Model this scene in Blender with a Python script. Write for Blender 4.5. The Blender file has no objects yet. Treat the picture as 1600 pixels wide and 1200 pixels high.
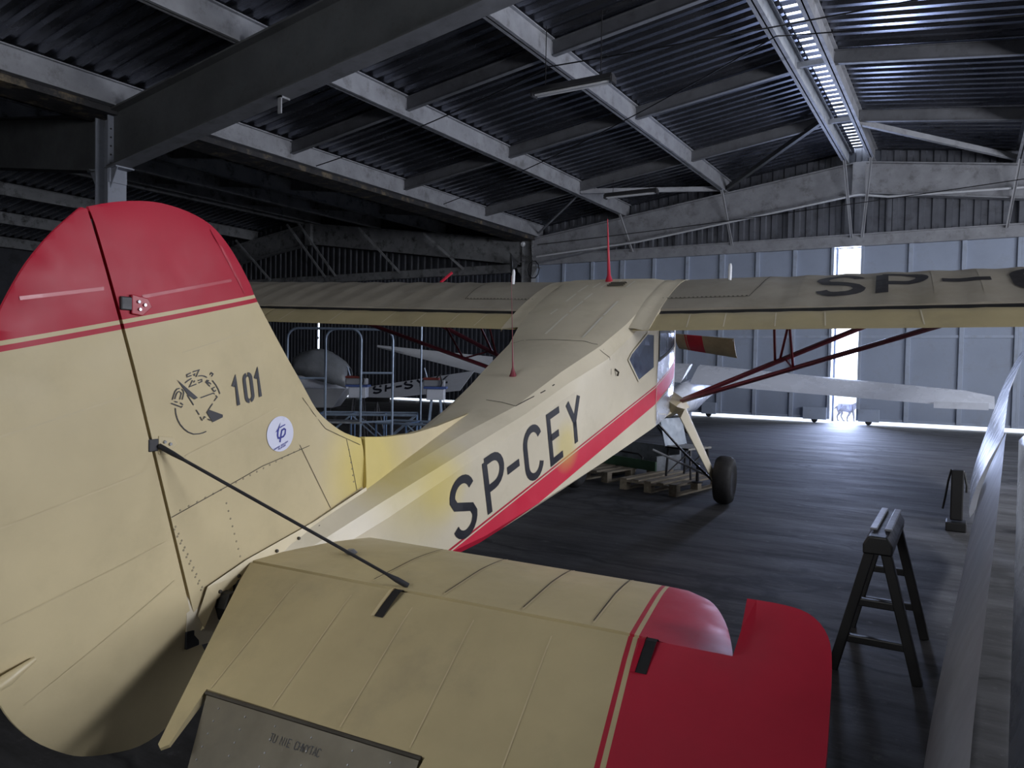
import bpy, bmesh, math, random
from mathutils import Vector, Matrix
from mathutils.bvhtree import BVHTree
from mathutils.geometry import intersect_point_line
random.seed(7)
SC = bpy.context.scene
COL = SC.collection
R = math.radians

# ------------------------------------------------------------------ camera
cam_data = bpy.data.cameras.new('camera')
cam_data.sensor_width = 36.0
cam_data.lens = 36.0 * 1171.0 / 1600.0
cam_data.clip_end = 300.0
cam = bpy.data.objects.new('camera', cam_data)
COL.objects.link(cam)
cam.matrix_world = Matrix(((0.855607, -0.030888, 0.516703, 0.0),
                           (0.517321, 0.016806, -0.855626, 0.0),
                           (0.017745, 0.999382, 0.030358, 1.6),
                           (0, 0, 0, 1)))
SC.camera = cam

# ------------------------------------------------------------------ exposure
SC.view_settings.view_transform = 'Standard'
SC.view_settings.look = 'None'
SC.view_settings.exposure = 0.0
SC.view_settings.gamma = 1.0
SC.view_settings.use_curve_mapping = False

# ------------------------------------------------------------------ daylight
world = bpy.data.worlds.new('overcast_sky')
SC.world = world
world.use_nodes = True
bgn = world.node_tree.nodes['Background']
bgn.inputs['Color'].default_value = (0.78, 0.86, 1.0, 1)
bgn.inputs['Strength'].default_value = 5.0

def area(name, loc, rot, sx, sy, energy, col=(0.86, 0.90, 1.0), spread=180):
    l = bpy.data.lights.new(name, 'AREA')
    l.shape = 'RECTANGLE'; l.size = sx; l.size_y = sy
    l.energy = energy; l.color = col; l.spread = R(spread)
    o = bpy.data.objects.new(name, l); COL.objects.link(o)
    o.location = loc; o.rotation_euler = rot
    return o
# daylight through the row of windows in the right-hand wall (the wall is built with these openings)
WIN_Y = [(3.2, 6.8), (9.0, 12.6), (15.0, 18.6)]
WIN_E = [500, 440, 420]
for (w0, w1), e in zip(WIN_Y, WIN_E):
    area('window_daylight', (7.72, (w0 + w1) / 2, 3.2), (0, R(90), 0), 1.9, w1 - w0, e, (0.93, 0.94, 1.0))
# daylight through the high window band in the front wall behind the camera
area('front_window_daylight', (-3.2, -5.75, 4.6), (R(90), 0, 0), 5.6, 1.6, 200, (1.0, 0.97, 0.90))
# daylight through the tall door gap in the end wall
area('door_gap_daylight', (-2.93, 23.9, 2.6), (R(-90), 0, 0), 0.95, 4.8, 620, (0.52, 0.63, 1.0))

# ------------------------------------------------------------------ materials
MATS = {}
def _nodes(name):
    m = bpy.data.materials.new(name); m.use_nodes = True
    nt = m.node_tree; nt.nodes.clear()
    out = nt.nodes.new('ShaderNodeOutputMaterial')
    b = nt.nodes.new('ShaderNodeBsdfPrincipled')
    nt.links.new(b.outputs[0], out.inputs[0])
    return m, nt, b
def _mix(nt, fac, a, b, blend='MIX'):
    n = nt.nodes.new('ShaderNodeMix'); n.data_type = 'RGBA'; n.blend_type = blend
    for s, v in ((0, fac), (6, a), (7, b)):
        if hasattr(v, 'is_linked') or hasattr(v, 'links'):
            nt.links.new(v, n.inputs[s])
        else:
            n.inputs[s].default_value = v if s == 0 else (*v, 1)
    return n.outputs[2]
def _noise(nt, vec, scale, detail=4, rough=.6):
    n = nt.nodes.new('ShaderNodeTexNoise'); n.inputs['Scale'].default_value = scale
    n.inputs['Detail'].default_value = detail; n.inputs['Roughness'].default_value = rough
    if vec is not None: nt.links.new(vec, n.inputs['Vector'])
    return n.outputs['Fac']
def _ramp(nt, fac, lo, hi, a=0.0, b=1.0):
    n = nt.nodes.new('ShaderNodeMapRange'); n.clamp = True
    n.inputs['From Min'].default_value = lo; n.inputs['From Max'].default_value = hi
    n.inputs['To Min'].default_value = a; n.inputs['To Max'].default_value = b
    nt.links.new(fac, n.inputs['Value'])
    return n.outputs[0]
def _math(nt, op, a, b=0.0):
    n = nt.nodes.new('ShaderNodeMath'); n.operation = op
    for i, v in enumerate((a, b)):
        if hasattr(v, 'links'): nt.links.new(v, n.inputs[i])
        else: n.inputs[i].default_value = v
    return n.outputs[0]
def mk(name, col, rough=.5, metal=0.0, var=.2, scale=3.0, bump=0.0, bscale=60.0, dirt=None, bands=(), spots=(), stretch=None, coat=0.0, spec=0.5):
    """paint / metal / fabric with noise variation; bands = painted stripes (nx,ny,nz,lo,hi,colour) in the object's own coordinates"""
    m, nt, b = _nodes(name)
    tc = nt.nodes.new('ShaderNodeTexCoord').outputs['Object']
    vec = tc
    if stretch:
        mp = nt.nodes.new('ShaderNodeMapping'); mp.inputs['Scale'].default_value = stretch
        nt.links.new(tc, mp.inputs['Vector']); vec = mp.outputs[0]
    c = _mix(nt, 0.0, col, col)
    if dirt:
        dc, amt, ds = dirt
        f = _math(nt, 'MULTIPLY', _ramp(nt, _noise(nt, vec, ds, 8, .7), .52, .68), amt)
        c = _mix(nt, f, c, dc)
    for (x, y, z, lo, hi, bc) in bands:
        dn = nt.nodes.new('ShaderNodeVectorMath'); dn.operation = 'DOT_PRODUCT'
        dn.inputs[1].default_value = (x, y, z); nt.links.new(tc, dn.inputs[0])
        d = dn.outputs['Value']
        f = _math(nt, 'MULTIPLY', _math(nt, 'GREATER_THAN', d, lo), _math(nt, 'LESS_THAN', d, hi))
        c = _mix(nt, f, c, bc)
    for (x, y, z, r, sc_, amt) in spots:
        dn = nt.nodes.new('ShaderNodeVectorMath'); dn.operation = 'DISTANCE'
        dn.inputs[1].default_value = (x, y, z); nt.links.new(tc, dn.inputs[0])
        f = _math(nt, 'MULTIPLY', _ramp(nt, dn.outputs['Value'], r, r * .35, 0, 1), amt)
        c = _mix(nt, f, c, sc_)
    n1 = _noise(nt, vec, scale, 5)
    v = _ramp(nt, n1, .3, .7, 1.0 - var, 1.0 + var * .35)
    vv = nt.nodes.new('ShaderNodeCombineXYZ')
    for i in range(3): nt.links.new(v, vv.inputs[i])
    c = _mix(nt, 1.0, c, vv.outputs[0], 'MULTIPLY')
    nt.links.new(c, b.inputs['Base Color'])
    b.inputs['Metallic'].default_value = metal
    b.inputs['Specular IOR Level'].default_value = spec
    nr = _ramp(nt, _noise(nt, vec, scale * 2.3, 4), .3, .7, max(.05, rough - .08), min(1, rough + .1))
    nt.links.new(nr, b.inputs['Roughness'])
    if coat: b.inputs['Coat Weight'].default_value = coat
    if bump:
        bn = nt.nodes.new('ShaderNodeBump'); bn.inputs['Strength'].default_value = bump; bn.inputs['Distance'].default_value = .02
        nt.links.new(_noise(nt, vec, bscale, 5), bn.inputs['Height']); nt.links.new(bn.outputs[0], b.inputs['Normal'])
    MATS[name] = m
    return m

CREAM = (0.575, 0.485, 0.295); RED = (0.42, 0.012, 0.035); REDB = (0.60, 0.015, 0.05)
YEL = (0.66, 0.53, 0.13)
DUST = (0.24, 0.21, 0.15)
mk('cream', CREAM, .38, var=.12, scale=2.2, dirt=((.40, .34, .2), .35, 1.6), bump=.015, bscale=220)
mk('dusty_cream', (0.44, 0.37, 0.22), .55, var=.16, scale=2.4, dirt=(DUST, .55, 1.5), bump=.02, bscale=220)
mk('tail_paint', CREAM, .48, spec=.3, var=.12, scale=2.0, dirt=((.40, .34, .2), .3, 1.5), bump=.015, bscale=220,
   bands=((0, -.2226, 1, 3.243, 3.262, RED), (0, -.2226, 1, 3.277, 9, RED)),
   spots=((.04, -5.55, 1.02, .42, YEL, .75),))
mk('elevator_paint', (0.48, 0.40, 0.225), .45, var=.14, scale=2.2, dirt=(DUST, .3, 1.6), bump=.02, bscale=220,
   bands=((1, .1, 0, 1.104, 1.120, RED), (1, .1, 0, 1.136, 9, RED), (-1, .1, 0, 1.104, 1.120, RED), (-1, .1, 0, 1.136, 9, RED)))
mk('fuselage_paint', (0.63, 0.565, 0.43), .40, var=.10, scale=1.6, dirt=((.42, .37, .24), .3, 1.7), bump=.012, bscale=220,
   bands=((0, -.2894, 1, 1.777, 1.932, REDB), (0, -.2894, 1, 1.942, 1.957, RED)),
   spots=((.28, -5.15, .86, .24, YEL, .55), (.40, -3.66, .98, .22, YEL, .55), (.1, -5.3, 1.0, .5, YEL, .6)))
mk('wing_fabric', (0.33, 0.30, 0.245), .6, var=.18, scale=1.8, dirt=(DUST, .5, 1.3), bump=.02, bscale=200)
mk('flap_fabric', (0.44, 0.37, 0.21), .55, var=.14, scale=1.8, dirt=(DUST, .3, 1.3), bump=.02, bscale=200)
mk('red_paint', RED, .35, var=.15, scale=3)
mk('dark_red', (0.17, 0.012, 0.025), .4, var=.2, scale=3)
mk('letter_black', (0.012, 0.013, 0.022), .4, var=.2)
mk('wing_letter', (0.03, 0.027, 0.028), .6, var=.3)
mk('sticker_white', (0.68, 0.70, 0.86), .3, var=.04)
mk('sticker_blue', (0.02, 0.025, 0.28), .3, var=.05)
mk('tab_metal', (0.15, 0.132, 0.095), .5, .25, var=.2, scale=5, dirt=((.1, .09, .07), .4, 4))
mk('steel', (0.35, 0.36, 0.38), .35, .9, var=.2, scale=8)
mk('dark_steel', (0.05, 0.05, 0.055), .45, .5, var=.3, scale=8)
mk('black', (0.008, 0.008, 0.009), .6, var=.3)
mk('rubber', (0.014, 0.014, 0.016), .75, var=.3, scale=12, bump=.05)
mk('hub_metal', (0.3, 0.3, 0.31), .4, .7, var=.2)
mk('seam', (0.05, 0.042, 0.03), .7, var=.3)
mk('white_line', (0.75, 0.72, 0.62), .5, var=.1)
mk('rivet', (0.34, 0.29, 0.19), .5, var=.2)
mk('light_seam', (0.60, 0.55, 0.42), .6, var=.15)
mk('alloy_skin', (0.62, 0.62, 0.66), .22, .55, var=.15, scale=4, bump=.12, bscale=9)
# glass
m, nt, b = _nodes('cabin_glass'); b.inputs['Base Color'].default_value = (.03, .04, .07, 1); b.inputs['Roughness'].default_value = .12
b.inputs['Specular IOR Level'].default_value = .6
nt.links.new(_ramp(nt, _noise(nt, None, 6), .3, .7, .1, .28), b.inputs['Roughness']); MATS['cabin_glass'] = m
# building
mk('beam_paint', (0.31, 0.32, 0.35), .6, .0, var=.25, scale=2.5, dirt=((.10, .095, .09), .55, 3.5), bump=.03)
mk('rafter_paint', (0.085, 0.09, 0.095), .6, .0, var=.3, scale=2, dirt=((.045, .043, .04), .6, 4), bump=.03)
mk('column_paint', (0.24, 0.26, 0.31), .55, .0, var=.15, scale=2.5, dirt=((.1, .1, .1), .4, 5), bump=.03)
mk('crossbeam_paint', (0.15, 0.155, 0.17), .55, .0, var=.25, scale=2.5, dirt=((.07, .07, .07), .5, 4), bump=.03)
mk('strut_paint', (0.42, 0.43, 0.46), .5, .0, var=.2, scale=3)
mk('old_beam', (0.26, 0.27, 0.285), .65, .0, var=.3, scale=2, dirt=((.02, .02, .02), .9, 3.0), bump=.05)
mk('gutter_rust', (0.05, 0.05, 0.055), .75, .2, var=.5, scale=3, dirt=((.30, .24, .15), .9, 2.6), bump=.2, bscale=25)
mk('roof_sheet', (0.15, 0.16, 0.195), .26, .85, var=.25, scale=1.2, stretch=(.3, 2, 2), dirt=((.04, .04, .045), .5, 2.5))
mk('wall_sheet', (0.16, 0.17, 0.20), .5, .4, var=.25, scale=1.5, dirt=((.06, .06, .065), .5, 2))
mk('wall_sheet_shaded', (0.07, 0.075, 0.09), .6, .3, var=.3, scale=1.5, dirt=((.03, .03, .035), .6, 2))  # the shade of the unlit far bay is put into this darker colour
mk('door_paint', (0.33, 0.385, 0.50), .5, .0, var=.14, scale=.8, dirt=((.24, .26, .30), .45, 1.6), bump=.03, bscale=9)
mk('door_rib', (0.38, 0.44, 0.56), .5, .0, var=.12, scale=2, dirt=((.25, .27, .3), .4, 3))
mk('shaded_door', (0.06, 0.068, 0.09), .6, .1, var=.3, scale=2, dirt=((.04, .04, .05), .6, 2))  # door colour kept dark to carry the far bay's shade
mk('cable', (0.01, 0.01, 0.012), .6)
mk('lamp_body', (0.06, 0.06, 0.065), .5, .3, var=.2)
mk('lamp_tube', (0.62, 0.64, 0.68), .3, var=.05)
mk('apron', (0.62, 0.64, 0.66), .9, var=.15, scale=.5)
# floor: worn dark concrete with scuffs and slab joints
m, nt, b = _nodes('concrete')
tc = nt.nodes.new('ShaderNodeTexCoord').outputs['Object']
mp = nt.nodes.new('ShaderNodeMapping'); mp.inputs['Scale'].default_value = (.35, 1.5, 1); mp.inputs['Rotation'].default_value = (0, 0, R(6))
nt.links.new(tc, mp.inputs['Vector'])
n1 = _noise(nt, mp.outputs[0], 1.9, 12, .74); n2 = _noise(nt, tc, .35, 5, .6); n3 = _noise(nt, tc, 9, 8, .75)
c = _mix(nt, _ramp(nt, n1, .38, .62), (.012, .012, .014), (.085, .085, .091))
c = _mix(nt, _math(nt, 'MULTIPLY', _ramp(nt, n2, .42, .62), .55), c, (.035, .034, .034))
c = _mix(nt, _math(nt, 'MULTIPLY', _ramp(nt, n3, .58, .70), .45), c, (.20, .20, .20))
vo = nt.nodes.new('ShaderNodeTexVoronoi'); vo.feature = 'DISTANCE_TO_EDGE'; vo.inputs['Scale'].default_value = .42
wob = nt.nodes.new('ShaderNodeVectorMath'); wob.operation = 'ADD'
nz = nt.nodes.new('ShaderNodeTexNoise'); nz.inputs['Scale'].default_value = 1.3; nz.inputs['Detail'].default_value = 8
nt.links.new(tc, nz.inputs['Vector']); nt.links.new(nz.outputs['Color'], wob.inputs[0]); nt.links.new(mp.outputs[0], wob.inputs[1])
nt.links.new(wob.outputs[0], vo.inputs['Vector'])
c = _mix(nt, _math(nt, 'MULTIPLY', _ramp(nt, vo.outputs['Distance'], .022, .0), .9), c, (.006, .006, .007))
nt.links.new(c, b.inputs['Base Color'])
nt.links.new(_ramp(nt, n1, .3, .7, .8, .62), b.inputs['Roughness'])
bn = nt.nodes.new('ShaderNodeBump'); bn.inputs['Strength'].default_value = .22; bn.inputs['Distance'].default_value = .02
nt.links.new(n1, bn.inputs['Height']); nt.links.new(bn.outputs[0], b.inputs['Normal'])
MATS['concrete'] = m

# ------------------------------------------------------------------ mesh helpers
class MB:
    def __init__(self): self.v = []; self.f = []
    def add(self, vs, fs):
        o = len(self.v); self.v += [tuple(v) for v in vs]; self.f += [tuple(i + o for i in f) for f in fs]
        return self
    def box(self, lo, hi):
        x0, y0, z0 = lo; x1, y1, z1 = hi
        return self.add([(x0,y0,z0),(x1,y0,z0),(x1,y1,z0),(x0,y1,z0),(x0,y0,z1),(x1,y0,z1),(x1,y1,z1),(x0,y1,z1)],
                        [(0,3,2,1),(4,5,6,7),(0,1,5,4),(1,2,6,5),(2,3,7,6),(3,0,4,7)])
    def bar(self, p, q, w, h, up=(0, 0, 1)):
        """straight bar of rectangular section from p to q; h measured along up"""
        p = Vector(p); q = Vector(q); d = (q - p).normalized(); u = Vector(up)
        s = d.cross(u)
        if s.length < 1e-5: s = d.cross(Vector((1, 0, 0)))
        s.normalize(); u = s.cross(d)
        vs = []
        for e in (p, q):
            for a, b_ in ((-1, -1), (1, -1), (1, 1), (-1, 1)):
                vs.append(e + s * (a * w / 2) + u * (b_ * h / 2))
        return self.add(vs, [(3,2,1,0),(4,5,6,7),(0,1,5,4),(1,2,6,5),(2,3,7,6),(3,0,4,7)])
    def ibeam(self, p, q, h, fw, tw=.02, tf=.025, up=(0, 0, 1)):
        """I section, p/q on the centre line"""
        p = Vector(p); q = Vector(q); d = (q - p).normalized(); s = d.cross(Vector(up)).normalized(); u = s.cross(d)
        self.bar(p, q, tw, h - 2 * tf, up)
        for k in (-1, 1):
            o = u * (k * (h / 2 - tf / 2)); self.bar(p + o, q + o, fw, tf, up)
        return self
    def tube(self, pts, r, n=8, closed=False):
        pts = [Vector(p) for p in pts]; rs = r if isinstance(r, (list, tuple)) else [r] * len(pts)
        L = len(pts); rings = []; prev = None
        for i, p in enumerate(pts):
            if closed: t = pts[(i + 1) % L] - pts[i - 1]
            else: t = pts[min(i + 1, L - 1)] - pts[max(i - 1, 0)]
            t.normalize()
            if prev is None:
                s = t.cross(Vector((0, 0, 1)))
                if s.length < 1e-3: s = t.cross(Vector((1, 0, 0)))
            else: s = prev - t * prev.dot(t)
            s.normalize(); prev = s; u = t.cross(s)
            rings.append([p + (s * math.cos(2 * math.pi * k / n) + u * math.sin(2 * math.pi * k / n)) * rs[i] for k in range(n)])
        vs = [v for ring in rings for v in ring]; fs = []
        for i in range(L if closed else L - 1):
            j = (i + 1) % L
            for k in range(n): fs.append((i*n+k, i*n+(k+1)%n, j*n+(k+1)%n, j*n+k))
        if not closed: fs += [tuple(reversed(range(n))), tuple((L-1)*n + k for k in range(n))]
        return self.add(vs, fs)
    def lathe(self, prof, c, axis, n=24):
        """prof = [(distance along axis, radius)]"""
        ax = Vector(axis).normalized(); s = ax.cross(Vector((0, 0, 1)))
        if s.length < 1e-3: s = ax.cross(Vector((1, 0, 0)))
        s.normalize(); u = ax.cross(s); c = Vector(c); vs = []; fs = []
        for t, r in prof:
            for k in range(n):
                a = 2 * math.pi * k / n; vs.append(c + ax * t + (s * math.cos(a) + u * math.sin(a)) * r)
        for i in range(len(prof) - 1):
            for k in range(n): fs.append((i*n+k, i*n+(k+1)%n, (i+1)*n+(k+1)%n, (i+1)*n+k))
        fs += [tuple(reversed(range(n))), tuple((len(prof)-1)*n + k for k in range(n))]
        return self.add(vs, fs)
    def loft(self, rows, closed=False, cap=True):
        n = len(rows[0]); vs = [v for r in rows for v in r]; fs = []
        for i in range(len(rows) - 1):
            for k in range(n if closed else n - 1):
                fs.append((i*n+k, i*n+(k+1)%n, (i+1)*n+(k+1)%n, (i+1)*n+k))
        if closed and cap: fs += [tuple(reversed(range(n))), tuple((len(rows)-1)*n + k for k in range(n))]
        return self.add(vs, fs)
    def prism(self, poly, f0, f1):
        n = len(poly); vs = [f0(*p) for p in poly] + [f1(*p) for p in poly]
        return self.add(vs, [tuple(reversed(range(n))), tuple(range(n, 2*n))] + [(k, (k+1)%n, n+(k+1)%n, n+k) for k in range(n)])
    def build(self, name, mat, parent=None, smooth=None, bevel=0, fix=True, loc=None):
        me = bpy.data.meshes.new(name); me.from_pydata(self.v, [], self.f)
        return finish(me, name, mat, parent, smooth, bevel, fix, loc)

def finish(me, name, mat, parent=None, smooth=None, bevel=0, fix=True, loc=None):
    bm = bmesh.new(); bm.from_mesh(me)
    if fix: bmesh.ops.recalc_face_normals(bm, faces=bm.faces)
    if bevel:
        es = [e for e in bm.edges if len(e.link_faces) == 2 and e.calc_face_angle(0) > R(40)]
        bmesh.ops.bevel(bm, geom=es, offset=bevel, segments=2, affect='EDGES', profile=.5, clamp_overlap=True)
    if smooth is not None:
        for f in bm.faces: f.smooth = True
        for e in bm.edges:
            if len(e.link_faces) == 2 and e.calc_face_angle(0) > R(smooth): e.smooth = False
    bm.to_mesh(me); bm.free()
    me.materials.append(MATS[mat])
    o = bpy.data.objects.new(name, me); COL.objects.link(o)
    if parent: o.parent = parent
    if loc is not None: o.location = loc
    return o
def tag(o, label=None, cat=None, group=None, kind=None):
    if label: o['label'] = label
    if cat: o['category'] = cat
    if group: o['group'] = group
    if kind: o['kind'] = kind
    return o
def empty(name, loc=(0, 0, 0), label=None, cat=None, group=None, kind=None, rz=0):
    o = bpy.data.objects.new(name, None); COL.objects.link(o); o.location = loc; o.empty_display_size = .2
    o.rotation_euler = (0, 0, rz)
    return tag(o, label, cat, group, kind)
def struct(mb, name, mat, parent=None, smooth=None, bevel=0, label=None):
    o = mb.build(name, mat, parent, smooth, bevel)
    if parent is None: o['kind'] = 'structure'
    if label: o['label'] = label
    return o
def copy_tree(o, parent=None):
    c = o.copy(); COL.objects.link(c)
    if parent: c.parent = parent
    for ch in o.children: copy_tree(ch, c)
    return c
def slab(name, poly, ftop, fbot, mat, parent, cut=.08, smooth=35, origin=None):
    """closed plate: 2-D outline cut into a grid, both faces given by functions of (u, v)"""
    bm = bmesh.new(); bm.faces.new([bm.verts.new((u, v, 0)) for u, v in poly])
    us = [p[0] for p in poly]; vs = [p[1] for p in poly]
    if cut:
        for ax, lo, hi in ((0, min(us), max(us)), (1, min(vs), max(vs))):
            n = max(1, int((hi - lo) / cut)); no = Vector((1, 0, 0)) if ax == 0 else Vector((0, 1, 0))
            for k in range(1, n):
                p = no * (lo + (hi - lo) * k / n)
                bmesh.ops.bisect_plane(bm, geom=bm.verts[:] + bm.edges[:] + bm.faces[:], plane_co=p, plane_no=no, dist=1e-5)
    bmesh.ops.triangulate(bm, faces=[f for f in bm.faces if len(f.verts) > 4])
    bm.verts.ensure_lookup_table(); bm.verts.index_update()
    n = len(bm.verts)
    V = [ftop(v.co.x, v.co.y) for v in bm.verts] + [fbot(v.co.x, v.co.y) for v in bm.verts]
    Fc = []
    for f in bm.faces:
        ids = [v.index for v in f.verts]; Fc.append(ids); Fc.append([i + n for i in reversed(ids)])
    for e in bm.edges:
        if len(e.link_faces) == 1:
            a, b_ = e.verts[0].index, e.verts[1].index; Fc.append([a, b_, b_ + n, a + n])
    bm.free()
    mb = MB(); mb.add(V, Fc)
    return mb.build(name, mat, parent, smooth)
def edist(poly, u, v):
    """distance from (u,v) to an open polyline"""
    best = 9
    for (x0, y0), (x1, y1) in zip(poly, poly[1:]):
        dx, dy = x1 - x0, y1 - y0; L = dx * dx + dy * dy
        t = max(0, min(1, ((u - x0) * dx + (v - y0) * dy) / L)) if L else 0
        best = min(best, math.hypot(u - x0 - t * dx, v - y0 - t * dy))
    return best
def smoothline(pts, n=6):
    """Catmull-Rom through 2-D or n-D points"""
    P = [tuple(p) for p in pts]; out = []
    for i in range(len(P) - 1):
        p0 = P[max(i - 1, 0)]; p1 = P[i]; p2 = P[i + 1]; p3 = P[min(i + 2, len(P) - 1)]
        for k in range(n):
            t = k / n
            out.append(tuple(.5 * ((2 * b_) + (-a + c_) * t + (2 * a - 5 * b_ + 4 * c_ - d) * t * t + (-a + 3 * b_ - 3 * c_ + d) * t ** 3)
                             for a, b_, c_, d in zip(p0, p1, p2, p3)))
    out.append(P[-1]); return out

# ------------------------------------------------------------------ flat print on surfaces (lettering, emblems, seams)
def arc(cx, cy, rx, ry, a0, a1, n=10):
    return [(cx + rx * math.cos(R(a0 + (a1 - a0) * k / n)), cy + ry * math.sin(R(a0 + (a1 - a0) * k / n))) for k in range(n + 1)]
def glyph(ch, w):
    """stroke centre lines in a box w wide and 1 high"""
    r = w / 2
    rr = min(r, .27)
    G = {'S': [arc(r, 1 - rr, r, rr, 15, 180) + [(w * .12, .60), (w * .88, .40)] + arc(r, rr, r, rr, 0, -165)],
         'P': [[(0, 0), (0, 1)], [(0, 1), (w * .45, 1)] + arc(w * .45, .73, w * .55, .27, 90, -90) + [(0, .46)]],
         '-': [[(0, .47), (w, .47)]],
         'C': [arc(r, 1 - r, r, r, 15, 180) + arc(r, r, r, r, 180, 345)],
         'E': [[(w, 1), (0, 1), (0, 0), (w, 0)], [(0, .52), (w * .8, .52)]],
         'Y': [[(0, 1), (r, .5), (w, 1)], [(r, .5), (r, 0)]],
         '1': [[(0, .74), (w * .6, 1), (w * .6, 0)]],
         '0': [arc(r, 1 - r, r, r, 80, 0, 6) + arc(r, r, r, r, 0, -80, 6), arc(r, 1 - r, r, r, 100, 180, 6) + arc(r, r, r, r, 180, 260, 6)],
         'T': [[(0, 1), (w, 1)], [(r, 1), (r, 0)]], 'U': [[(0, 1)] + arc(r, r, r, r, 180, 360) + [(w, 1)]],
         'N': [[(0, 0), (0, 1), (w, 0), (w, 1)]], 'I': [[(r, 0), (r, 1)]], 'H': [[(0, 0), (0, 1)], [(w, 0), (w, 1)], [(0, .5), (w, .5)]],
         'W': [[(0, 1), (w * .25, 0), (r, .7), (w * .75, 0), (w, 1)]], 'A': [[(0, 0), (r, 1), (w, 0)], [(w * .2, .35), (w * .8, .35)]],
         'Z': [[(0, 1), (w, 1), (0, 0), (w, 0)]], 'R': [[(0, 0), (0, 1)], [(0, 1), (w * .45, 1)] + arc(w * .45, .75, w * .55, .25, 90, -90) + [(0, .5)], [(w * .4, .5), (w, 0)]],
         'O': [arc(r, 1 - r, r, r, 180, 0) + arc(r, r, r, r, 0, -180) + [(0, 1 - r)]], 'L': [[(0, 1), (0, 0), (w, 0)]], 'K': [[(0, 0), (0, 1)], [(w, 1), (0, .4)], [(w * .3, .6), (w, 0)]],
         'V': [[(0, 1), (r, 0), (w, 1)]], 'D': [[(0, 0), (0, 1), (w * .4, 1)] + arc(w * .4, .5, w * .6, .5, 90, -90) + [(0, 0)]],
         'G': [arc(r, 1 - r, r, r, 15, 180) + arc(r, r, r, r, 180, 360) + [(w, .45), (r, .45)]]}
    return G.get(ch, [])
def ribbon(pl, wd, cap=0.0):
    """list of quads (2-D) with mitred joints for one polyline"""
    P = [Vector(p) for p in pl]; P = [p for i, p in enumerate(P) if i == 0 or (p - P[i - 1]).length > 1e-5]
    if len(P) < 2: return []
    if cap:
        P[0] = P[0] - (P[1] - P[0]).normalized() * cap; P[-1] = P[-1] + (P[-1] - P[-2]).normalized() * cap
    L = []; Rr = []
    for i, p in enumerate(P):
        d0 = (P[i] - P[i - 1]).normalized() if i else None
        d1 = (P[i + 1] - P[i]).normalized() if i < len(P) - 1 else None
        a = d0 or d1; b_ = d1 or d0
        n0 = Vector((-a.y, a.x)); n1_ = Vector((-b_.y, b_.x)); mm = (n0 + n1_)
        if mm.length < .3: mm = n0
        mm.normalize(); k = min(2.2, 1 / max(.3, mm.dot(n0)))
        L.append(p + mm * (wd / 2 * k)); Rr.append(p - mm * (wd / 2 * k))
    return [(L[i], L[i + 1], Rr[i + 1], Rr[i]) for i in range(len(P) - 1)]
def letters(items, wd, asp_h=1.0):
    """items = [(char, x, width, y0, height)] -> quads in metres; wd in metres"""
    q = []
    for ch, x, w, y0, h in items:
        for pl in glyph(ch, w / h):
            q += ribbon([(x + u * h, y0 + v * h) for u, v in pl], wd)
    return q
class Surf:
    """ray target for printing on a built part (in the part's local space)"""
    def __init__(self, *objs):
        V = []; Fc = []
        for o in objs:
            k = len(V); V += [v.co.copy() for v in o.data.vertices]; Fc += [[i + k for i in p.vertices] for p in o.data.polygons]
        self.t = BVHTree.FromPolygons(V, Fc)
    def hit(self, o, d):
        h = self.t.ray_cast(Vector(o), Vector(d)); return h[0]
def printed(name, polys, to3, ray, surf, mat, parent, off=.002, cut=0, kind=None, label=None):
    """polys: 2-D polygons; to3(u,v) start point in space, cast along ray on to the surface, lifted by off"""
    bm = bmesh.new()
    for p in polys:
        try: bm.faces.new([bm.verts.new((c_[0], c_[1], 0)) for c_ in p])
        except ValueError: pass
    if cut:
        for ax in (0, 1):
            cs = [v.co[ax] for v in bm.verts]; lo, hi = min(cs), max(cs); n = int((hi - lo) / cut)
            no = Vector((1, 0, 0)) if ax == 0 else Vector((0, 1, 0))
            for k in range(1, n + 1):
                bmesh.ops.bisect_plane(bm, geom=bm.verts[:] + bm.edges[:] + bm.faces[:], plane_co=no * (lo + (hi - lo) * k / (n + 1)), plane_no=no, dist=1e-6)
    rd = Vector(ray); dead = []
    for v in bm.verts:
        o = Vector(to3(v.co.x, v.co.y)); h = surf.hit(o, rd)
        if h is None: dead.append(v)
        else: v.co = h - rd * off
    bmesh.ops.delete(bm, geom=dead, context='VERTS')
    me = bpy.data.meshes.new(name); bm.to_mesh(me); bm.free()
    o = finish(me, name, mat, parent, None, 0, False)
    if kind: o['kind'] = kind
    if label: o['label'] = label
    return o

# ================================================================== the hangar
XR = -2.65           # ridge of the main bay
XV = -13.2           # valley between the two bays
XE = 7.9             # right-hand eaves
XL = -34.3           # far left wall
Y0, Y1 = -6.0, 23.1
SL = .135
def zs(x):           # underside of the roof sheeting
    if x < XV: x = 2 * XV - x
    if x > XR: x = 2 * XR - x
    return 6.32 + SL * (x + 12.7)
FY = 7.75            # the portal frame
ROW = [11.58, 15.42, 19.28]

f = MB(); f.box((XL - .2, Y0 - .2, -.25), (XE + .2, Y1 + .05, 0)); struct(f, 'floor', 'concrete')
f = MB(); f.box((-70, Y1 + .05, -.3), (60, 110, -.02)); struct(f, 'ground_outside', 'apron')

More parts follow.
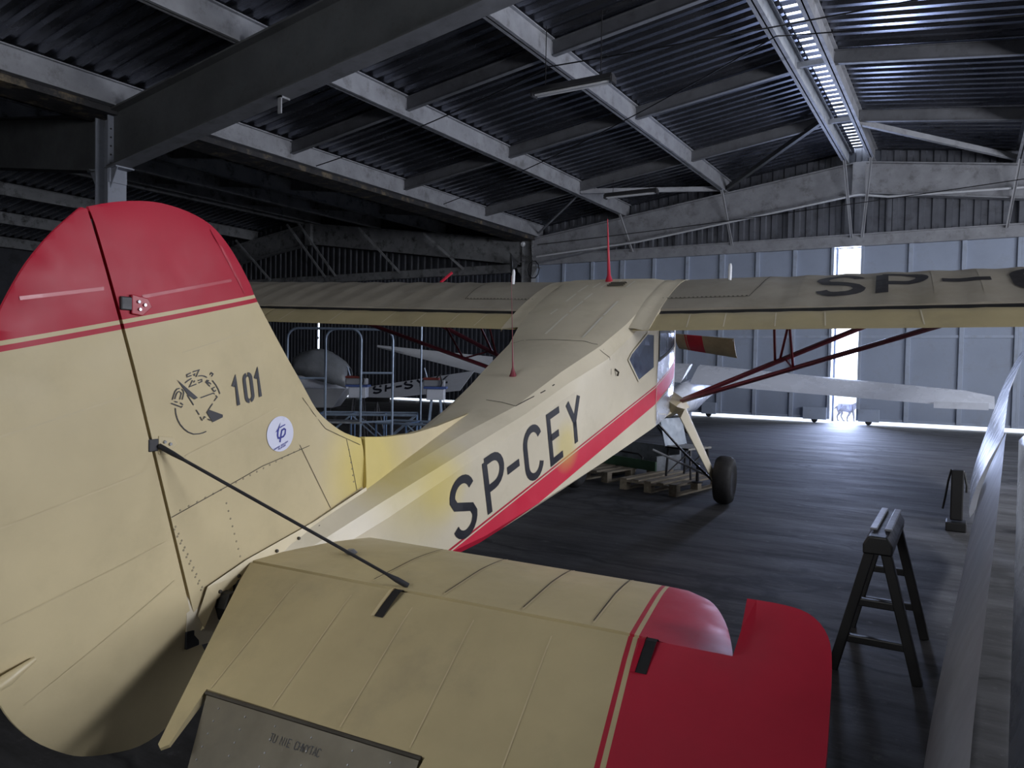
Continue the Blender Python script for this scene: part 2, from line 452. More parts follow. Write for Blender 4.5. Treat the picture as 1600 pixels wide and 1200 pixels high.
ceiling = empty('ceiling', kind='structure')
def corrugated(x0, x1, y0, y1, pitch=.3, d=.06):
    """trapezoidal sheeting, ribs running along x on the roof slope"""
    rows = []
    n = int(round((y1 - y0) / pitch))
    ys = []
    for k in range(n):
        b_ = y0 + k * pitch
        ys += [(b_, 0), (b_ + .35 * pitch, 0), (b_ + .5 * pitch, d), (b_ + .85 * pitch, d)]
    ys.append((y0 + n * pitch, 0))
    m_ = MB(); m_.loft([[(x0, y, zs(x0) + h) for y, h in ys], [(x1, y, zs(x1) + h) for y, h in ys]])
    return m_
for x0, x1 in ((XV, XR - .2), (XR + .2, XE), (2 * XV - XR, XV), (XL, 2 * XV - XR)):
    corrugated(x0, x1, Y0, Y1 + .3).build('roof_sheet', 'roof_sheet', ceiling, fix=False)
# ridge capping: narrow strips with light slots between them
cap = None
for k in range(int((Y1 - Y0) / .3)):
    if cap is None:
        m_ = MB(); m_.box((XR - .24, 0, zs(XR) + .03), (XR + .24, .18, zs(XR) + .045)); cap = m_.build('ridge_strip', 'roof_sheet', ceiling); o = cap
    else:
        o = cap.copy(); COL.objects.link(o)
    o.location = (0, Y0 + k * .3, 0)

# purlins along the length of the hall
def purlin(x, h=.42, mat='beam_paint', y0=Y0, y1=Y1 - .15):
    m_ = MB(); z = zs(x) - .01
    m_.box((x - .012, y0, z - h), (x + .012, y1, z)); m_.box((x - .075, y0, z - h), (x + .075, y1, z - h + .022)); m_.box((x - .075, y0, z - .02), (x + .075, y1, z))
    return m_.build('purlin', mat, ceiling)
for x in (-12.72, -9.52, -6.3, -2.98, -2.32, 1.0, 4.2, 7.4): purlin(x)
for x in (-13.75, -16.9, -20.1, -23.42, -24.08, -27.3, -30.5, -33.8): purlin(x, mat='old_beam')
# cross beams between the purlins
PX = [-12.72, -9.52, -6.3, -2.98]
def cross(xa, xb, y, mat='beam_paint', h=.26):
    m_ = MB(); k = (1 if xb > xa else -1)
    za, zb = zs(xa), zs(xb)
    p = Vector((xa, y, za - .035 - h / 2)); q = Vector((xb, y, zb - .035 - h / 2))
    m_.ibeam(p, q, h, .10, .014, .014)
    return m_.build('cross_beam', mat, ceiling)
RX = [-2.32, 1.0, 4.2, 7.4]
for y in ROW + [3.9, 0.1, -3.8]:
    for a, b_ in zip(PX, PX[1:]): cross(a + .015, b_ - .015, y, 'crossbeam_paint')
    for a, b_ in zip(RX, RX[1:]): cross(a + .015, b_ - .015, y, 'crossbeam_paint')
    cross(-13.7, -16.9, y, 'old_beam'); cross(-16.9, -20.1, y, 'old_beam'); cross(-20.1, -23.4, y, 'old_beam')
    m_ = MB(); m_.bar((-2.98, y, zs(-2.98) - .2), (-2.32, y, zs(-2.32) - .2), .08, .1); m_.build('ridge_tie', 'beam_paint', ceiling)
# wind bracing in the last bay
def brace(p, q, mat='beam_paint', w=.05, h=.13):
    m_ = MB(); m_.bar(p, q, w, h); m_.bar(Vector(p) - Vector((0, 0, h / 2)), Vector(q) - Vector((0, 0, h / 2)), w * 2, .015); return m_.build('wind_brace', mat, ceiling)
def rp(x, y, d=.3): return (x, y, zs(x) - d)
brace(rp(-2.98, ROW[2] - .6), rp(-6.28, 22.6), 'rafter_paint'); brace(rp(-9.5, ROW[2]), rp(-6.32, 22.6)); brace(rp(-9.54, ROW[2] + .1), rp(-12.7, 22.6), w=.03, h=.05)
brace(rp(-2.3, ROW[2]), rp(1.0, 22.6)); brace(rp(1.02, 22.6), rp(4.2, ROW[2]))

# portal frames
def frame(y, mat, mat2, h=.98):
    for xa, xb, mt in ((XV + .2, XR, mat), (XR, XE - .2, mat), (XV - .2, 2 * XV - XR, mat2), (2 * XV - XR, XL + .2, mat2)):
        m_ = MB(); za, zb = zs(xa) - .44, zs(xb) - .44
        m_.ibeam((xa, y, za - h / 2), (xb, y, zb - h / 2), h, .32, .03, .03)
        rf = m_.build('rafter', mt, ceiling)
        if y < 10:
            m_ = MB(); m_.bar((xa, y, za - h - .004), (xb, y, zb - h - .004), .33, .008); m_.build('rafter_flange_lit', 'crossbeam_paint' if mt == mat and xa > XV else mt, rf)  # paler underside strip; the light on the bottom flange is put into its colour
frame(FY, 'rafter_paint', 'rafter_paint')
frame(22.72, 'beam_paint', 'old_beam', .86)
for x in (XR, 2 * XV - XR):
    m_ = MB(); m_.box((x - .16, 22.54, zs(x) - 1.36), (x + .16, 22.90, zs(x) - .46)); m_.build('ridge_plate', 'beam_paint' if x == XR else 'old_beam', ceiling)
m_ = MB(); m_.box((-8.75, FY - .05, 5.17), (-8.68, FY - .03, 5.43)); m_.box((-8.75, FY - .05, 5.4), (-8.68, FY + .12, 5.43)); m_.build('hanger_plate', 'beam_paint', ceiling)

# box gutter in the valley
m_ = MB(); m_.box((XV - .42, Y0, 5.78), (XV + .36, 22.6, 5.81)); m_.box((XV + .34, Y0, 5.78), (XV + .37, 22.6, 6.06)); m_.box((XV - .42, Y0, 5.78), (XV - .39, 22.6, 6.06))
m_.build('valley_gutter', 'gutter_rust', ceiling)

# columns
def column(x, y, ztop, mat, fw=.34):
    root = empty('column', (x, y, 0), kind='structure', label='painted steel column carrying the roof frame')
    m_ = MB(); m_.ibeam((0, 0, 0), (0, 0, ztop), .40, fw, .02, .025, up=(1, 0, 0)); m_.build('shaft', mat, root)
    m_ = MB()
    for s in (-1, 1):
        m_.prism([(s * .2, 4.86), (s * .2, 4.52), (s * .42, 4.86)], lambda u, v: (u, -.13, v), lambda u, v: (u, -.115, v))
        m_.box((min(s * .2, s * .44), -.17, 4.86), (max(s * .2, s * .44), .17, 4.885))
        m_.box((s * .2 + min(0, s * .03), -.16, 4.62), (s * .2 + max(0, s * .03), .16, 4.86))
    m_.build('seat_bracket', mat, root)
    m_ = MB()
    for zz in (4.95, 5.1, 5.25, 5.4, 5.55):
        for yy in (-.12, .12): m_.lathe([(0, .016), (.014, .016)], (.2, yy, zz), (1, 0, 0), 6)
    b_ = m_.build('bolts', 'dark_steel', root)
    m_ = MB(); m_.box((-.3, -.25, 0), (.3, .25, .03)); m_.build('base_plate', mat, root)
    return root
column(-13.15, FY + .05, 5.84, 'column_paint'); column(-13.15, 22.78, 5.84, 'old_beam'); column(7.7, FY, 5.84, 'column_paint'); column(7.7, 22.78, 5.84, 'column_paint')

# ---- end wall above the doors
def vsheet(x0, x1, zb, ztop, y, mat, name, pitch=.32, d=.05, parent=None):
    xs = []; n = int((x1 - x0) / pitch)
    for k in range(n):
        b_ = x0 + k * pitch; xs += [(b_, 0), (b_ + .4 * pitch, 0), (b_ + .5 * pitch, d), (b_ + .9 * pitch, d)]
    xs.append((x1, 0))
    m_ = MB(); m_.loft([[(x, y - h, zb) for x, h in xs], [(x, y - h, ztop(x)) for x, h in xs]])
    o = m_.build(name, mat, parent, fix=False)
    if parent is None: o['kind'] = 'structure'
    return o
vsheet(XV, XE, 4.95, lambda x: zs(x) + .1, Y1 + .05, 'wall_sheet', 'wall_back')
vsheet(XL, XV, 4.75, lambda x: zs(x) + .1, Y1 + .05, 'wall_sheet_shaded', 'wall_back')
f = MB(); f.box((XV + .15, 22.86, 4.97), (XE, 23.08, 5.29)); f.box((XV + .15, 22.78, 5.27), (XE, 23.08, 5.30)); struct(f, 'trim_1', 'beam_paint', label='light grey steel door header beam across the end wall')
f = MB(); f.box((XL, 22.86, 4.75), (XV - .15, 23.08, 5.05)); struct(f, 'trim_2', 'old_beam', label='dark door header beam of the far bay')
for x in (-10.2, -7.9, -4.5, -2.98, -1.9, 1.1, 3.5):
    m_ = MB(); m_.box((x - .05, 22.95, 5.3), (x + .05, 23.05, zs(x) - .5)); m_.build('wall_post', 'wall_sheet', ceiling)
# hanger struts from the purlins to the header
def hanger(x, xb, mat, zb):
    m_ = MB(); p = Vector((x, 22.15, zs(x) - .42)); q = Vector((xb, 22.8, zb)); m_.bar(p, q, .07, .012, (0, 1, 0)); m_.bar(p + Vector((.03, 0, 0)), q + Vector((.03, 0, 0)), .012, .07, (0, 1, 0)); m_.build('hanger_strut', mat, ceiling)
for x, xb in ((-9.52, -9.32), (-6.3, -6.12), (-2.98, -2.82), (-2.32, -2.55), (1.0, .8), (4.2, 4.0)): hanger(x, xb, 'strut_paint', 5.2)
for x, xb in ((-16.9, -15.9), (-20.1, -18.9), (-23.42, -22.3), (-24.08, -22.9), (-27.3, -26.2)):
    m_ = MB(); m_.bar((x - .3, 22.0, zs(x) - .5), (xb, 22.75, 4.95), .08, .05, (0, 1, 0)); m_.build('hanger_strut', 'old_beam', ceiling)

# ---- other walls
f = MB(); f.box((XL - .2, Y0 - .2, 0), (XE + .2, Y0, 3.75)); f.box((XL - .2, Y0 - .2, 5.45), (XE + .2, Y0, 7.9)); f.box((XL - .2, Y0 - .2, 3.75), (-6.1, Y0, 5.45)); f.box((-.3, Y0 - .2, 3.75), (XE + .2, Y0, 5.45)); struct(f, 'wall_front', 'wall_sheet')
w_ = empty('window_9', (-3.2, Y0 - .1, 3.75), kind='structure')
m_ = MB(); m_.box((-2.9, -.04, 0), (2.9, .04, .06)); m_.box((-2.9, -.04, 1.64), (2.9, .04, 1.7))
for k in range(7): x = -2.9 + k * 5.75 / 6; m_.box((x, -.03, .06), (x + .05, .03, 1.64))
m_.build('window_frame', 'beam_paint', w_)
f = MB(); f.box((XL - .2, Y0, 0), (XL, Y1 + .1, 6.4)); struct(f, 'wall_left', 'wall_sheet_shaded')
f = MB(); ys = [Y0] + [v for w_ in WIN_Y for v in w_] + [Y1 + .1]
f.box((XE, Y0, 0), (XE + .2, Y1 + .1, 2.2)); f.box((XE, Y0, 4.2), (XE + .2, Y1 + .1, 6.5))
for k in range(0, len(ys), 2): f.box((XE, ys[k], 2.2), (XE + .2, ys[k + 1], 4.2))
struct(f, 'wall_right', 'wall_sheet')
for n, (a, b_) in enumerate(WIN_Y):
    w_ = empty('window_%d' % (n + 1), (XE + .1, (a + b_) / 2, 2.2), kind='structure')
    m_ = MB(); L = (b_ - a) / 2
    m_.box((-.04, -L, 0), (.04, L, .06)); m_.box((-.04, -L, 1.94), (.04, L, 2.0))
    for k in range(5): y = -L + k * (2 * L - .05) / 4; m_.box((-.03, y, .06), (.03, y + .05, 1.94))
    m_.build('window_frame', 'beam_paint', w_)

# ---- sliding doors of the main bay
DN = [0]
def door_leaf(x0, x1, mat='door_paint', rib='door_rib', npan=3, guards=(), edge=(), zt=4.97):
    DN[0] += 1
    d = empty('door_%d' % DN[0], ((x0 + x1) / 2, 23.0, 0), kind='structure')
    w = (x1 - x0) / npan; cx = (x0 + x1) / 2
    for k in range(npan):
        m_ = MB(); a = x0 + k * w - cx + .03; b_ = a + w - .06
        m_.box((a, -.005, .11), (b_, .03, zt)); m_.build('panel', mat, d, bevel=.004)
    for k in range(npan + 1):
        m_ = MB(); a = x0 + k * w - cx; hw = .055 if 0 < k < npan else .04
        a = min(max(a, x0 - cx + hw), x1 - cx - hw)
        m_.box((a - hw, -.07, .11), (a + hw, -.002, zt)); m_.build('rib', rib, d, bevel=.006)
    for zz in (.11, 2.42):
        for k in range(npan):
            a = x0 + k * w - cx + .06; m_ = MB(); m_.box((a, -.045, zz), (a + w - .12, -.004, zz + .07)); m_.build('rail', rib, d)
    for g0, g1 in guards:
        m_ = MB(); m_.box((g0 - cx, -.14, .09), (g1 - cx, -.072, .44)); g = m_.build('roller_guard', rib, d, bevel=.01)
        m_ = MB(); m_.lathe([(-.03, .085), (.03, .085)], ((g0 + g1) / 2 - cx, -.105, .085), (0, 1, 0), 14); m_.build('roller', 'dark_steel', g)
    return d
door_leaf(-12.95, -9.71); door_leaf(-9.71, -6.44, guards=((-6.95, -6.5),)); door_leaf(-6.44, -3.27, guards=((-3.98, -3.34),))
door_leaf(-2.58, 1.13, guards=((-2.52, -1.98),)); door_leaf(1.13, 4.51); door_leaf(4.51, 7.85)
m_ = MB(); m_.box((-3.23, 23.04, .05), (-3.17, 23.10, 4.97)); o = m_.build('trim_3', 'door_rib'); o['kind'] = 'structure'; o['label'] = 'thin steel post beside the bright door gap'
# doors of the far bay: dark ribbed sheets with a thin slit of daylight
for xa, xb in ((-34.2, -28.75), (-28.8, -23.60), (-23.52, -18.35), (-18.4, -13.3)):
    DN[0] += 1
    d = empty('door_%d' % DN[0], ((xa + xb) / 2, 23.05, 0), kind='structure'); cx = (xa + xb) / 2
    xs = []
    n = int((xb - xa) / .19)
    for k in range(n):
        b_ = xa - cx + k * (xb - xa) / n; p_ = (xb - xa) / n
        xs += [(b_, 0), (b_ + .4 * p_, 0), (b_ + .5 * p_, .04), (b_ + .9 * p_, .04)]
    xs.append((xb - cx, 0))
    m_ = MB(); m_.loft([[(x, -h, z) for x, h in xs] for z in (.09, 4.78)]); m_.build('sheet', 'shaded_door', d, fix=False)
    for zz in (.15, 2.4, 4.6):
        m_ = MB(); m_.box((xa - cx, .005, zz), (xb - cx, .06, zz + .1)); m_.build('rail', 'shaded_door', d)

# ---- door conduit, cables
def sag(p, q, s, n=14):
    p = Vector(p); q = Vector(q)
    return [p.lerp(q, k / n) - Vector((0, 0, s * 4 * (k / n) * (1 - k / n))) for k in range(n + 1)]
m_ = MB(); m_.tube([(-12.7, 22.5, 5.2), (-9, 22.5, zs(-9) - 1.36), (-2.75, 22.5, zs(-2.75) - 1.36), (-2.6, 22.5, zs(-2.6) - 1.36), (-1.9, 22.5, zs(-2) - 1.4), (7, 22.5, 6.0)], .03, 8)
tag(m_.build('conduit_pipe', 'lamp_tube', smooth=40), 'pale conduit pipe clipped under the end wall girder', 'pipe')
for nm, pts in (('overhead_cable', sag((-12.6, 17.0, 5.95), (-2.9, 13.2, 7.15), .18) + sag((-2.9, 13.2, 7.15), (7.4, 12.4, 6.0), .15)[1:]),
                ('overhead_cable', sag((-12.6, 12.2, 5.9), (-6.25, 11.4, 6.65), .10) + sag((-6.25, 11.4, 6.65), (7.4, 10.2, 6.0), .1)[1:]),
                ('overhead_cable', sag((-12.5, 22.2, 5.55), (7.4, 20.5, 6.4), .12))):
    m_ = MB(); m_.tube(pts, .012, 5); o = m_.build(nm, 'cable', smooth=60)
    tag(o, {0: 'thin black cable strung across the middle of the roof bays', 1: 'thin black cable crossing the roof past the near tube lamp', 2: 'thin black cable sagging in front of the end wall girder'}[len([x for x in bpy.data.objects if x.name.startswith('overhead_cable')]) - 1], 'cable', 'overhead cables')

# ---- tube lamps
def tube_lamp(x0, x1, y, z, label, rod):
    t = empty('tube_lamp', ((x0 + x1) / 2, y, z), label, 'lamp', 'unlit tube lamps under the roof')
    L = (x1 - x0) / 2
    m_ = MB(); m_.prism([(-.06, .10), (.06, .10), (.12, .0), (-.12, .0)], lambda u, v: (-L, u, v), lambda u, v: (L, u, v)); m_.build('housing', 'lamp_body', t)
    for s in (-1, 1):
        m_ = MB(); m_.lathe([(-L + .05, .019), (L - .05, .019)], (0, s * .045, -.025), (1, 0, 0), 10); m_.build('tube', 'lamp_tube', t, smooth=40)
    for s in (-1, 1):
        m_ = MB(); m_.box((s * L - .02, -.09, -.05), (s * L + .02, .09, .06)); m_.build('end_cap', 'lamp_body', t)
    for s in (-1, 1):
        m_ = MB(); xx = s * L * .7; m_.tube([(xx, 0, .06), (xx, 0, rod)], .008, 5); m_.build('suspension_rod', 'cable', t)
tube_lamp(-6.4, -4.95, 11.15, 6.12, 'unlit twin tube lamp hanging under the middle of the roof', zs(-5.7) - 6.12)
tube_lamp(-8.7, -7.2, 19.25, 6.2, 'unlit tube lamp hanging near the end wall girder', zs(-8) - 6.2 - .3)

# ---- floodlight, cable loop and added daylight gleam on the far column
t = empty('floodlight', (-13.15, 22.3, 5.0), 'round metal floodlight fixed to the far column', 'lamp')
m_ = MB(); m_.lathe([(0, .08), (.12, .2), (.2, .36), (.22, .37)], (-.25, .1, 0), (-.8, -.6, -.1), 24); m_.build('reflector', 'steel', t, smooth=40)
m_ = MB(); m_.lathe([(.205, .34), (.21, .34)], (-.25, .1, 0), (-.8, -.6, -.1), 24); m_.build('lens', 'dark_steel', t)
m_ = MB(); m_.bar((0, .3, .1), (-.3, .1, 0), .06, .04); m_.build('bracket', 'dark_steel', t)
m_ = MB(); m_.tube([(-12.9, 22.45, 5.6)] + [(-12.75 + .22 * math.cos(a / 10 * 6.28), 22.4, 4.75 + .3 * math.sin(a / 10 * 6.28)) for a in range(3, 14)] + [(-12.9, 22.45, 4.2), (-12.92, 22.45, .0)], .018, 6)
tag(m_.build('cable_loop', 'cable', smooth=60), 'black cable coiled in a loop beside the far column', 'cable')
m_ = MB(); m_.lathe([(0, .03), (.05, .05), (.12, .09), (.2, .08), (.25, .02)], (-13.1, 22.2, 5.62), (.6, -.75, -.2), 14)  # pale body added in place of a gleam of daylight
tag(m_.build('daylight_gleam', 'lamp_tube', smooth=40), 'small pale body standing in for a gleam of daylight at the top of the far column under the gutter', 'lamp')

# ================================================================== the yellow aeroplane (local axes: x right, y forward, z up)
plane = empty('airplane', (-3.2575, 8.5566, 0.0109), 'cream and red high-wing tail-wheel aeroplane lettered SP-CEY in the foreground', 'airplane')
plane.matrix_world = Matrix(((0.995814, -0.090633, 0.011819, -3.2575), (0.090626, 0.995884, 0.001076, 8.5566), (-0.011868, 0.0, 0.99993, 0.0109), (0, 0, 0, 1)))
PL = plane

# ---- fuselage: stations (y, keel z, half width, side top, facet, deck edge, deck, crest)
ST = [(-6.74, .43, .045, .52, (.045, .56), (.040, .62), (.028, .655), .66),
      (-6.2, .39, .125, .61, (.105, .68), (.060, .752), (.030, .762), .765),
      (-5.6, .375, .193, .765, (.165, .850), (.068, .902), (.030, .912), .915),
      (-4.7, .448, .293, 1.035, (.255, 1.095), (.150, 1.145), (.070, 1.16), 1.163),
      (-4.2, .530, .349, 1.18, (.315, 1.235), (.240, 1.285), (.120, 1.302), 1.306),
      (-3.6, .633, .416, 1.36, (.390, 1.44), (.325, 1.52), (.170, 1.54), 1.545),
      (-3.0, .741, .483, 1.50, (.475, 1.62), (.415, 1.73), (.27, 1.768), 1.775),
      (-2.6, .820, .527, 1.62, (.555, 1.83), (.505, 1.93), (.34, 1.968), 1.975),
      (-2.2, .900, .572, 1.78, (.595, 2.02), (.535, 2.12), (.39, 2.155), 2.16),
      (-1.95, .952, .600, 1.88, (.605, 2.15), (.54, 2.24), (.41, 2.268), 2.272),
      (-1.45, 1.03, .595, 1.95, (.605, 2.34), (.53, 2.425), (.42, 2.443), 2.447),
      (-1.1, 1.04, .560, 1.93, (.58, 2.34), (.50, 2.435), (.36, 2.468), 2.472),
      (-.8, 1.04, .495, 1.78, (.46, 2.02), (.42, 2.20), (.25, 2.34), 2.36),
      (-.45, 1.06, .395, 1.52, (.36, 1.72), (.30, 1.83), (.15, 1.90), 1.91),
      (.1, 1.12, .27, 1.42, (.24, 1.57), (.18, 1.65), (.09, 1.69), 1.70)]
flat = [(s[0], s[1], s[2], s[3], *s[4], *s[5], *s[6], s[7]) for s in ST]
def lin(rows, n=4):
    out = []
    for a, b_ in zip(rows, rows[1:]):
        for k in range(n): out.append(tuple(x + (y - x) * k / n for x, y in zip(a, b_)))
    return out + [rows[-1]]
rows = []
for (y, cb, w, c3, x4, c4, x5, c5, x6, c6, ct) in lin(flat, 4):
    h = [(w * .86, cb), (w, cb + .05), (w, c3), (x4, c4), (x5, c5), (x6, c6)]
    ring = [(0, y, cb)] + [(x, y, z) for x, z in h] + [(0, y, ct)] + [(-x, y, z) for x, z in reversed(h)]
    rows.append(ring)
m_ = MB(); m_.loft(rows, closed=True)
fus = m_.build('fuselage', 'fuselage_paint', PL, smooth=14)
SF = Surf(fus)
sidep = lambda u, v: (2.0, u, v)
LEFT = (-1, 0, 0)

# ---- dorsal fillet between fin and cabin
dor = [(-5.62, .86), (-4.15, 1.295), (-4.5, 1.225), (-4.85, 1.178), (-5.13, 1.155), (-5.40, 1.158), (-5.58, 1.172)]
tp_ = lambda u, v: .012 + .05 * max(0, min(1, (1.20 - v) / .3))
slab('dorsal_fillet', dor, lambda u, v: (tp_(u, v), u, v), lambda u, v: (-tp_(u, v), u, v), 'tail_paint', PL, cut=.08)

# ---- fin
fin_le = [(-5.585, .88), (-5.60, 1.168), (-5.735, 1.206), (-5.861, 1.270), (-5.958, 1.340), (-6.061, 1.465), (-6.185, 1.614), (-6.356, 1.833), (-6.395, 1.898), (-6.462, 1.986), (-6.533, 2.061), (-6.617, 2.120), (-6.727, 2.151), (-6.844, 2.160), (-6.94, 2.150), (-7.042, 2.126), (-7.137, 2.092)]
fle = fin_le[:2] + smoothline(fin_le[1:], 3)[1:]
fin_poly = [(-6.69, .50), (-6.634, .64), (-6.447, .700), (-6.024, .785), (-5.811, .842)] + fle
def hfin(T, edge, reach):
    return lambda u, v: .006 + T * math.sqrt(min(1.0, edist(edge, u, v) / reach))
hf = hfin(.042, fle[1:], .55)
hingeclip = fin_poly
fin = slab('fin', fin_poly, lambda u, v: (hf(u, v), u, v), lambda u, v: (-hf(u, v), u, v), 'tail_paint', PL, cut=.06)
SFI = Surf(fin)
# ---- rudder
rud_te = [(-7.162, 2.085), (-7.258, 1.986), (-7.34, 1.876), (-7.398, 1.769), (-7.436, 1.678), (-7.51, 1.46), (-7.555, 1.22), (-7.57, 1.0), (-7.545, .76), (-7.49, .61), (-7.431, .505), (-7.382, .408), (-7.311, .313), (-7.224, .234), (-7.143, .18), (-7.033, .139), (-6.914, .112), (-6.80, .13), (-6.70, .20), (-6.63, .32)]
rte = smoothline(rud_te, 3)
rud_poly = [(-6.615, .34), (-6.67, .44), (-6.702, .50)] + [(-7.146, 2.082)] + rte
hr = hfin(.040, rte[:-6], .50)
rudder = slab('rudder', rud_poly, lambda u, v: (hr(u, v), u, v), lambda u, v: (-hr(u, v), u, v), 'tail_paint', PL, cut=.06)
SRU = Surf(rudder)
m_ = MB(); m_.tube([(0, -7.13, 2.05), (0, -6.70, .5)], .012, 8); m_.build('rudder_post', 'black', PL)
# rib tapes and seams on fin and rudder
def strip(name, pls, wd, surf, mat, parent, off=.0022, cut=.08):
    for pl in pls: printed(name, ribbon(pl, wd), sidep, LEFT, surf, mat, parent, off, cut)
rt = []
for c0, c1, a0, a1 in ((1.31, 1.44, -7.50, -7.02), (1.02, 1.16, -7.53, -6.93), (.72, .88, -7.50, -6.84), (.45, .72, -7.35, -6.80)): rt.append([(a0, c0), (a1, c1)])
strip('rib_tape', rt, .006, SRU, 'cream', rudder)
strip('rib_tape', [[(-7.37, 1.76), (-7.03, 1.83)]], .012, SRU, 'red_paint', rudder)
ft = [[(-6.78, 1.60), (-6.42, 1.70)], [(-6.76, 1.20), (-6.25, 1.36)]]
strip('rib_tape', ft, .005, SFI, 'cream', fin)
strip('rib_tape', [[(-6.95, 1.80), (-6.52, 1.905)], [(-6.62, 2.10), (-6.44, 1.86)]], .012, SFI, 'red_paint', fin)
strip('panel_seam', [[(-6.82, .97), (-6.35, 1.11), (-6.03, 1.17)], [(-6.10, 1.18), (-5.88, .845)], [(-5.735, 1.175), (-5.665, .90)], [(-6.07, 1.40), (-5.90, 1.24), (-5.62, 1.135)]], .003, SFI, 'seam', fin)
rv = MB()
def rivets(mb, pts, surf, o3, ray, r=.005):
    for p in pts:
        h = surf.hit(o3(*p), ray)
        if h is not None: mb.lathe([(0, r), (.002, r * .8)], h, tuple(-x for x in ray), 6)
line = lambda p, q, n: [(p[0] + (q[0] - p[0]) * k / (n - 1), p[1] + (q[1] - p[1]) * k / (n - 1)) for k in range(n)]
rivets(rv, line((-6.82, .95), (-6.66, .62), 12) + line((-6.80, .93), (-6.64, .60), 12) + line((-6.55, .98), (-6.47, .74), 8) + line((-6.78, .99), (-6.1, 1.16), 18) + line((-5.72, 1.12), (-5.69, .95), 6), SFI, sidep, LEFT)
o = rv.build('rivets', 'rivet', fin); o['kind'] = 'stuff'
# fillet strip with screws along the foot of the fin
m_ = MB(); fs_ = [(-6.70, .555), (-6.655, .66), (-6.447, .722), (-6.024, .806), (-5.62, .915)]; fl_ = [(-6.68, .50), (-6.62, .60), (-6.44, .672), (-6.02, .762), (-5.62, .862)]
m_.loft([[(.062, a, c_) for a, c_ in fs_], [(.075, a, c_) for a, c_ in fl_], [(.05, a, c_ - .015) for a, c_ in fl_], [(.04, a, c_) for a, c_ in fs_]], closed=False)
fst = m_.build('fin_fillet_strip', 'cream', PL)
sc_ = MB()
for p in ((-6.60, .625), (-6.50, .665), (-6.40, .695), (-6.28, .722), (-6.14, .75), (-6.0, .778), (-5.85, .815), (-5.70, .855)): sc_.lathe([(0, .009), (.012, .007)], (.067, *p), (1, 0, .3), 8)
o = sc_.build('screws', 'seam', fst); o['kind'] = 'stuff'
# hinge fittings
for (a, c_), mt, s in (((-7.005, 1.775), 'red_paint', 1), ((-6.888, 1.258), 'cream', 1), ((-6.69, .47), 'dark_steel', 1.5)):
    m_ = MB(); m_.box((-.055, a - .035 * s, c_ - .028 * s), (.05, a + .01, c_ + .02 * s)); hb = m_.build('hinge_bracket', 'dark_steel', PL, bevel=.004)
    m_ = MB(); pp_ = [(a + .005, c_ + .03), (a + .07, c_ + .02), (a + .09, c_ - .01), (a + .05, c_ - .045), (a + .005, c_ - .04)]
    if s == 1:
        m_.prism(pp_, lambda u, v: (.040, u, v), lambda u, v: (.052, u, v)); m_.build('hinge_plate', mt, hb, bevel=.003)
        m_ = MB()
        for du, dv in ((.03, .005), (.055, -.005), (.035, -.022)): m_.lathe([(.052, .007), (.058, .006)], (0, a + du, c_ + dv), (1, 0, 0), 8)
        m_.build('hinge_bolts', 'steel', hb)
# rudder control horn loops by the elevator root
for a, c_, s in ((-6.50, .60, 1.0), (-6.58, .585, .75)):
    m_ = MB(); m_.prism([(a - .02, c_ - .08), (a - .035, c_ - .02), (a - .015, c_ + .05 * s), (a + .02, c_ + .055 * s), (a + .03, c_ + .02), (a + .01, c_ - .07)], lambda u, v: (.045, u, v), lambda u, v: (.12, u, v)); m_.build('control_horn', 'black', PL, bevel=.01)
# trim actuator blister low on the rudder trailing edge
m_ = MB(); m_.tube([(.03, -7.50, .53), (.045, -7.42, .565), (.04, -7.33, .60)], [.012, .022, .008], 8); m_.build('trailing_edge_fairing', 'cream', rudder, smooth=60)

# ---- emblem, number and sticker on the fin
def fpx(x, y): # emblem sheet units -> fin plane (metres)
    return (-6.828 + (x - 50) / 930 * .262 - 0.0, 1.535 - (y - 100) / 1040 * .262)
E_ = lambda pts: [fpx(*p) for p in pts]
lines = [[(115, 680), (125, 770), (150, 850), (195, 935), (260, 1010), (330, 1065), (420, 1105), (520, 1108), (590, 1098), (640, 1080)],
         [(270, 305), (320, 268), (380, 235)], [(500, 200), (560, 196), (610, 205), (655, 225)], [(755, 275), (820, 350), (865, 420), (895, 495)],
         [(65, 555), (90, 480), (110, 425), (140, 392), (180, 385)], [(215, 395), (245, 425), (250, 460), (225, 560)], [(105, 545), (130, 470), (150, 440), (180, 430)], [(190, 440), (212, 460), (185, 555)],
         [(45, 605), (195, 665)], [(100, 580), (150, 595)], [(195, 605), (240, 640)], [(205, 680), (230, 655)],
         [(370, 150), (300, 178), (308, 212), (380, 190)], [(405, 135), (515, 105), (460, 215)], [(410, 180), (440, 168), (430, 200)],
         [(400, 262), (345, 365), (465, 325)], [(415, 300), (440, 270)], [(495, 272), (560, 255), (565, 285), (505, 310)],
         [(710, 185), (735, 148), (768, 172), (740, 212)], [(665, 262), (635, 300), (710, 368)], [(690, 270), (665, 295), (690, 320)], [(690, 300), (730, 335)], [(800, 380), (745, 405), (775, 435)], [(820, 430), (790, 455), (760, 430)],
         [(540, 543), (770, 478), (795, 495)], [(815, 515), (843, 543), (785, 605)], [(757, 645), (680, 740)], [(310, 490), (418, 652)], [(460, 728), (515, 808)], [(530, 840), (572, 905)], [(590, 885), (605, 845), (630, 858)], [(670, 885), (725, 915)]]
q = []
for l in lines: q += ribbon(E_(l), .0042)
q.append(E_([(135, 250), (490, 540), (432, 566), (320, 490)]))
q.append(E_([(680, 735), (945, 835), (945, 878), (755, 945), (643, 778)]))
printed('emblem', q, sidep, LEFT, SFI, 'letter_black', fin, .003, .06, label='black line emblem of a bird head in a ring with the letters PZL')
q = []
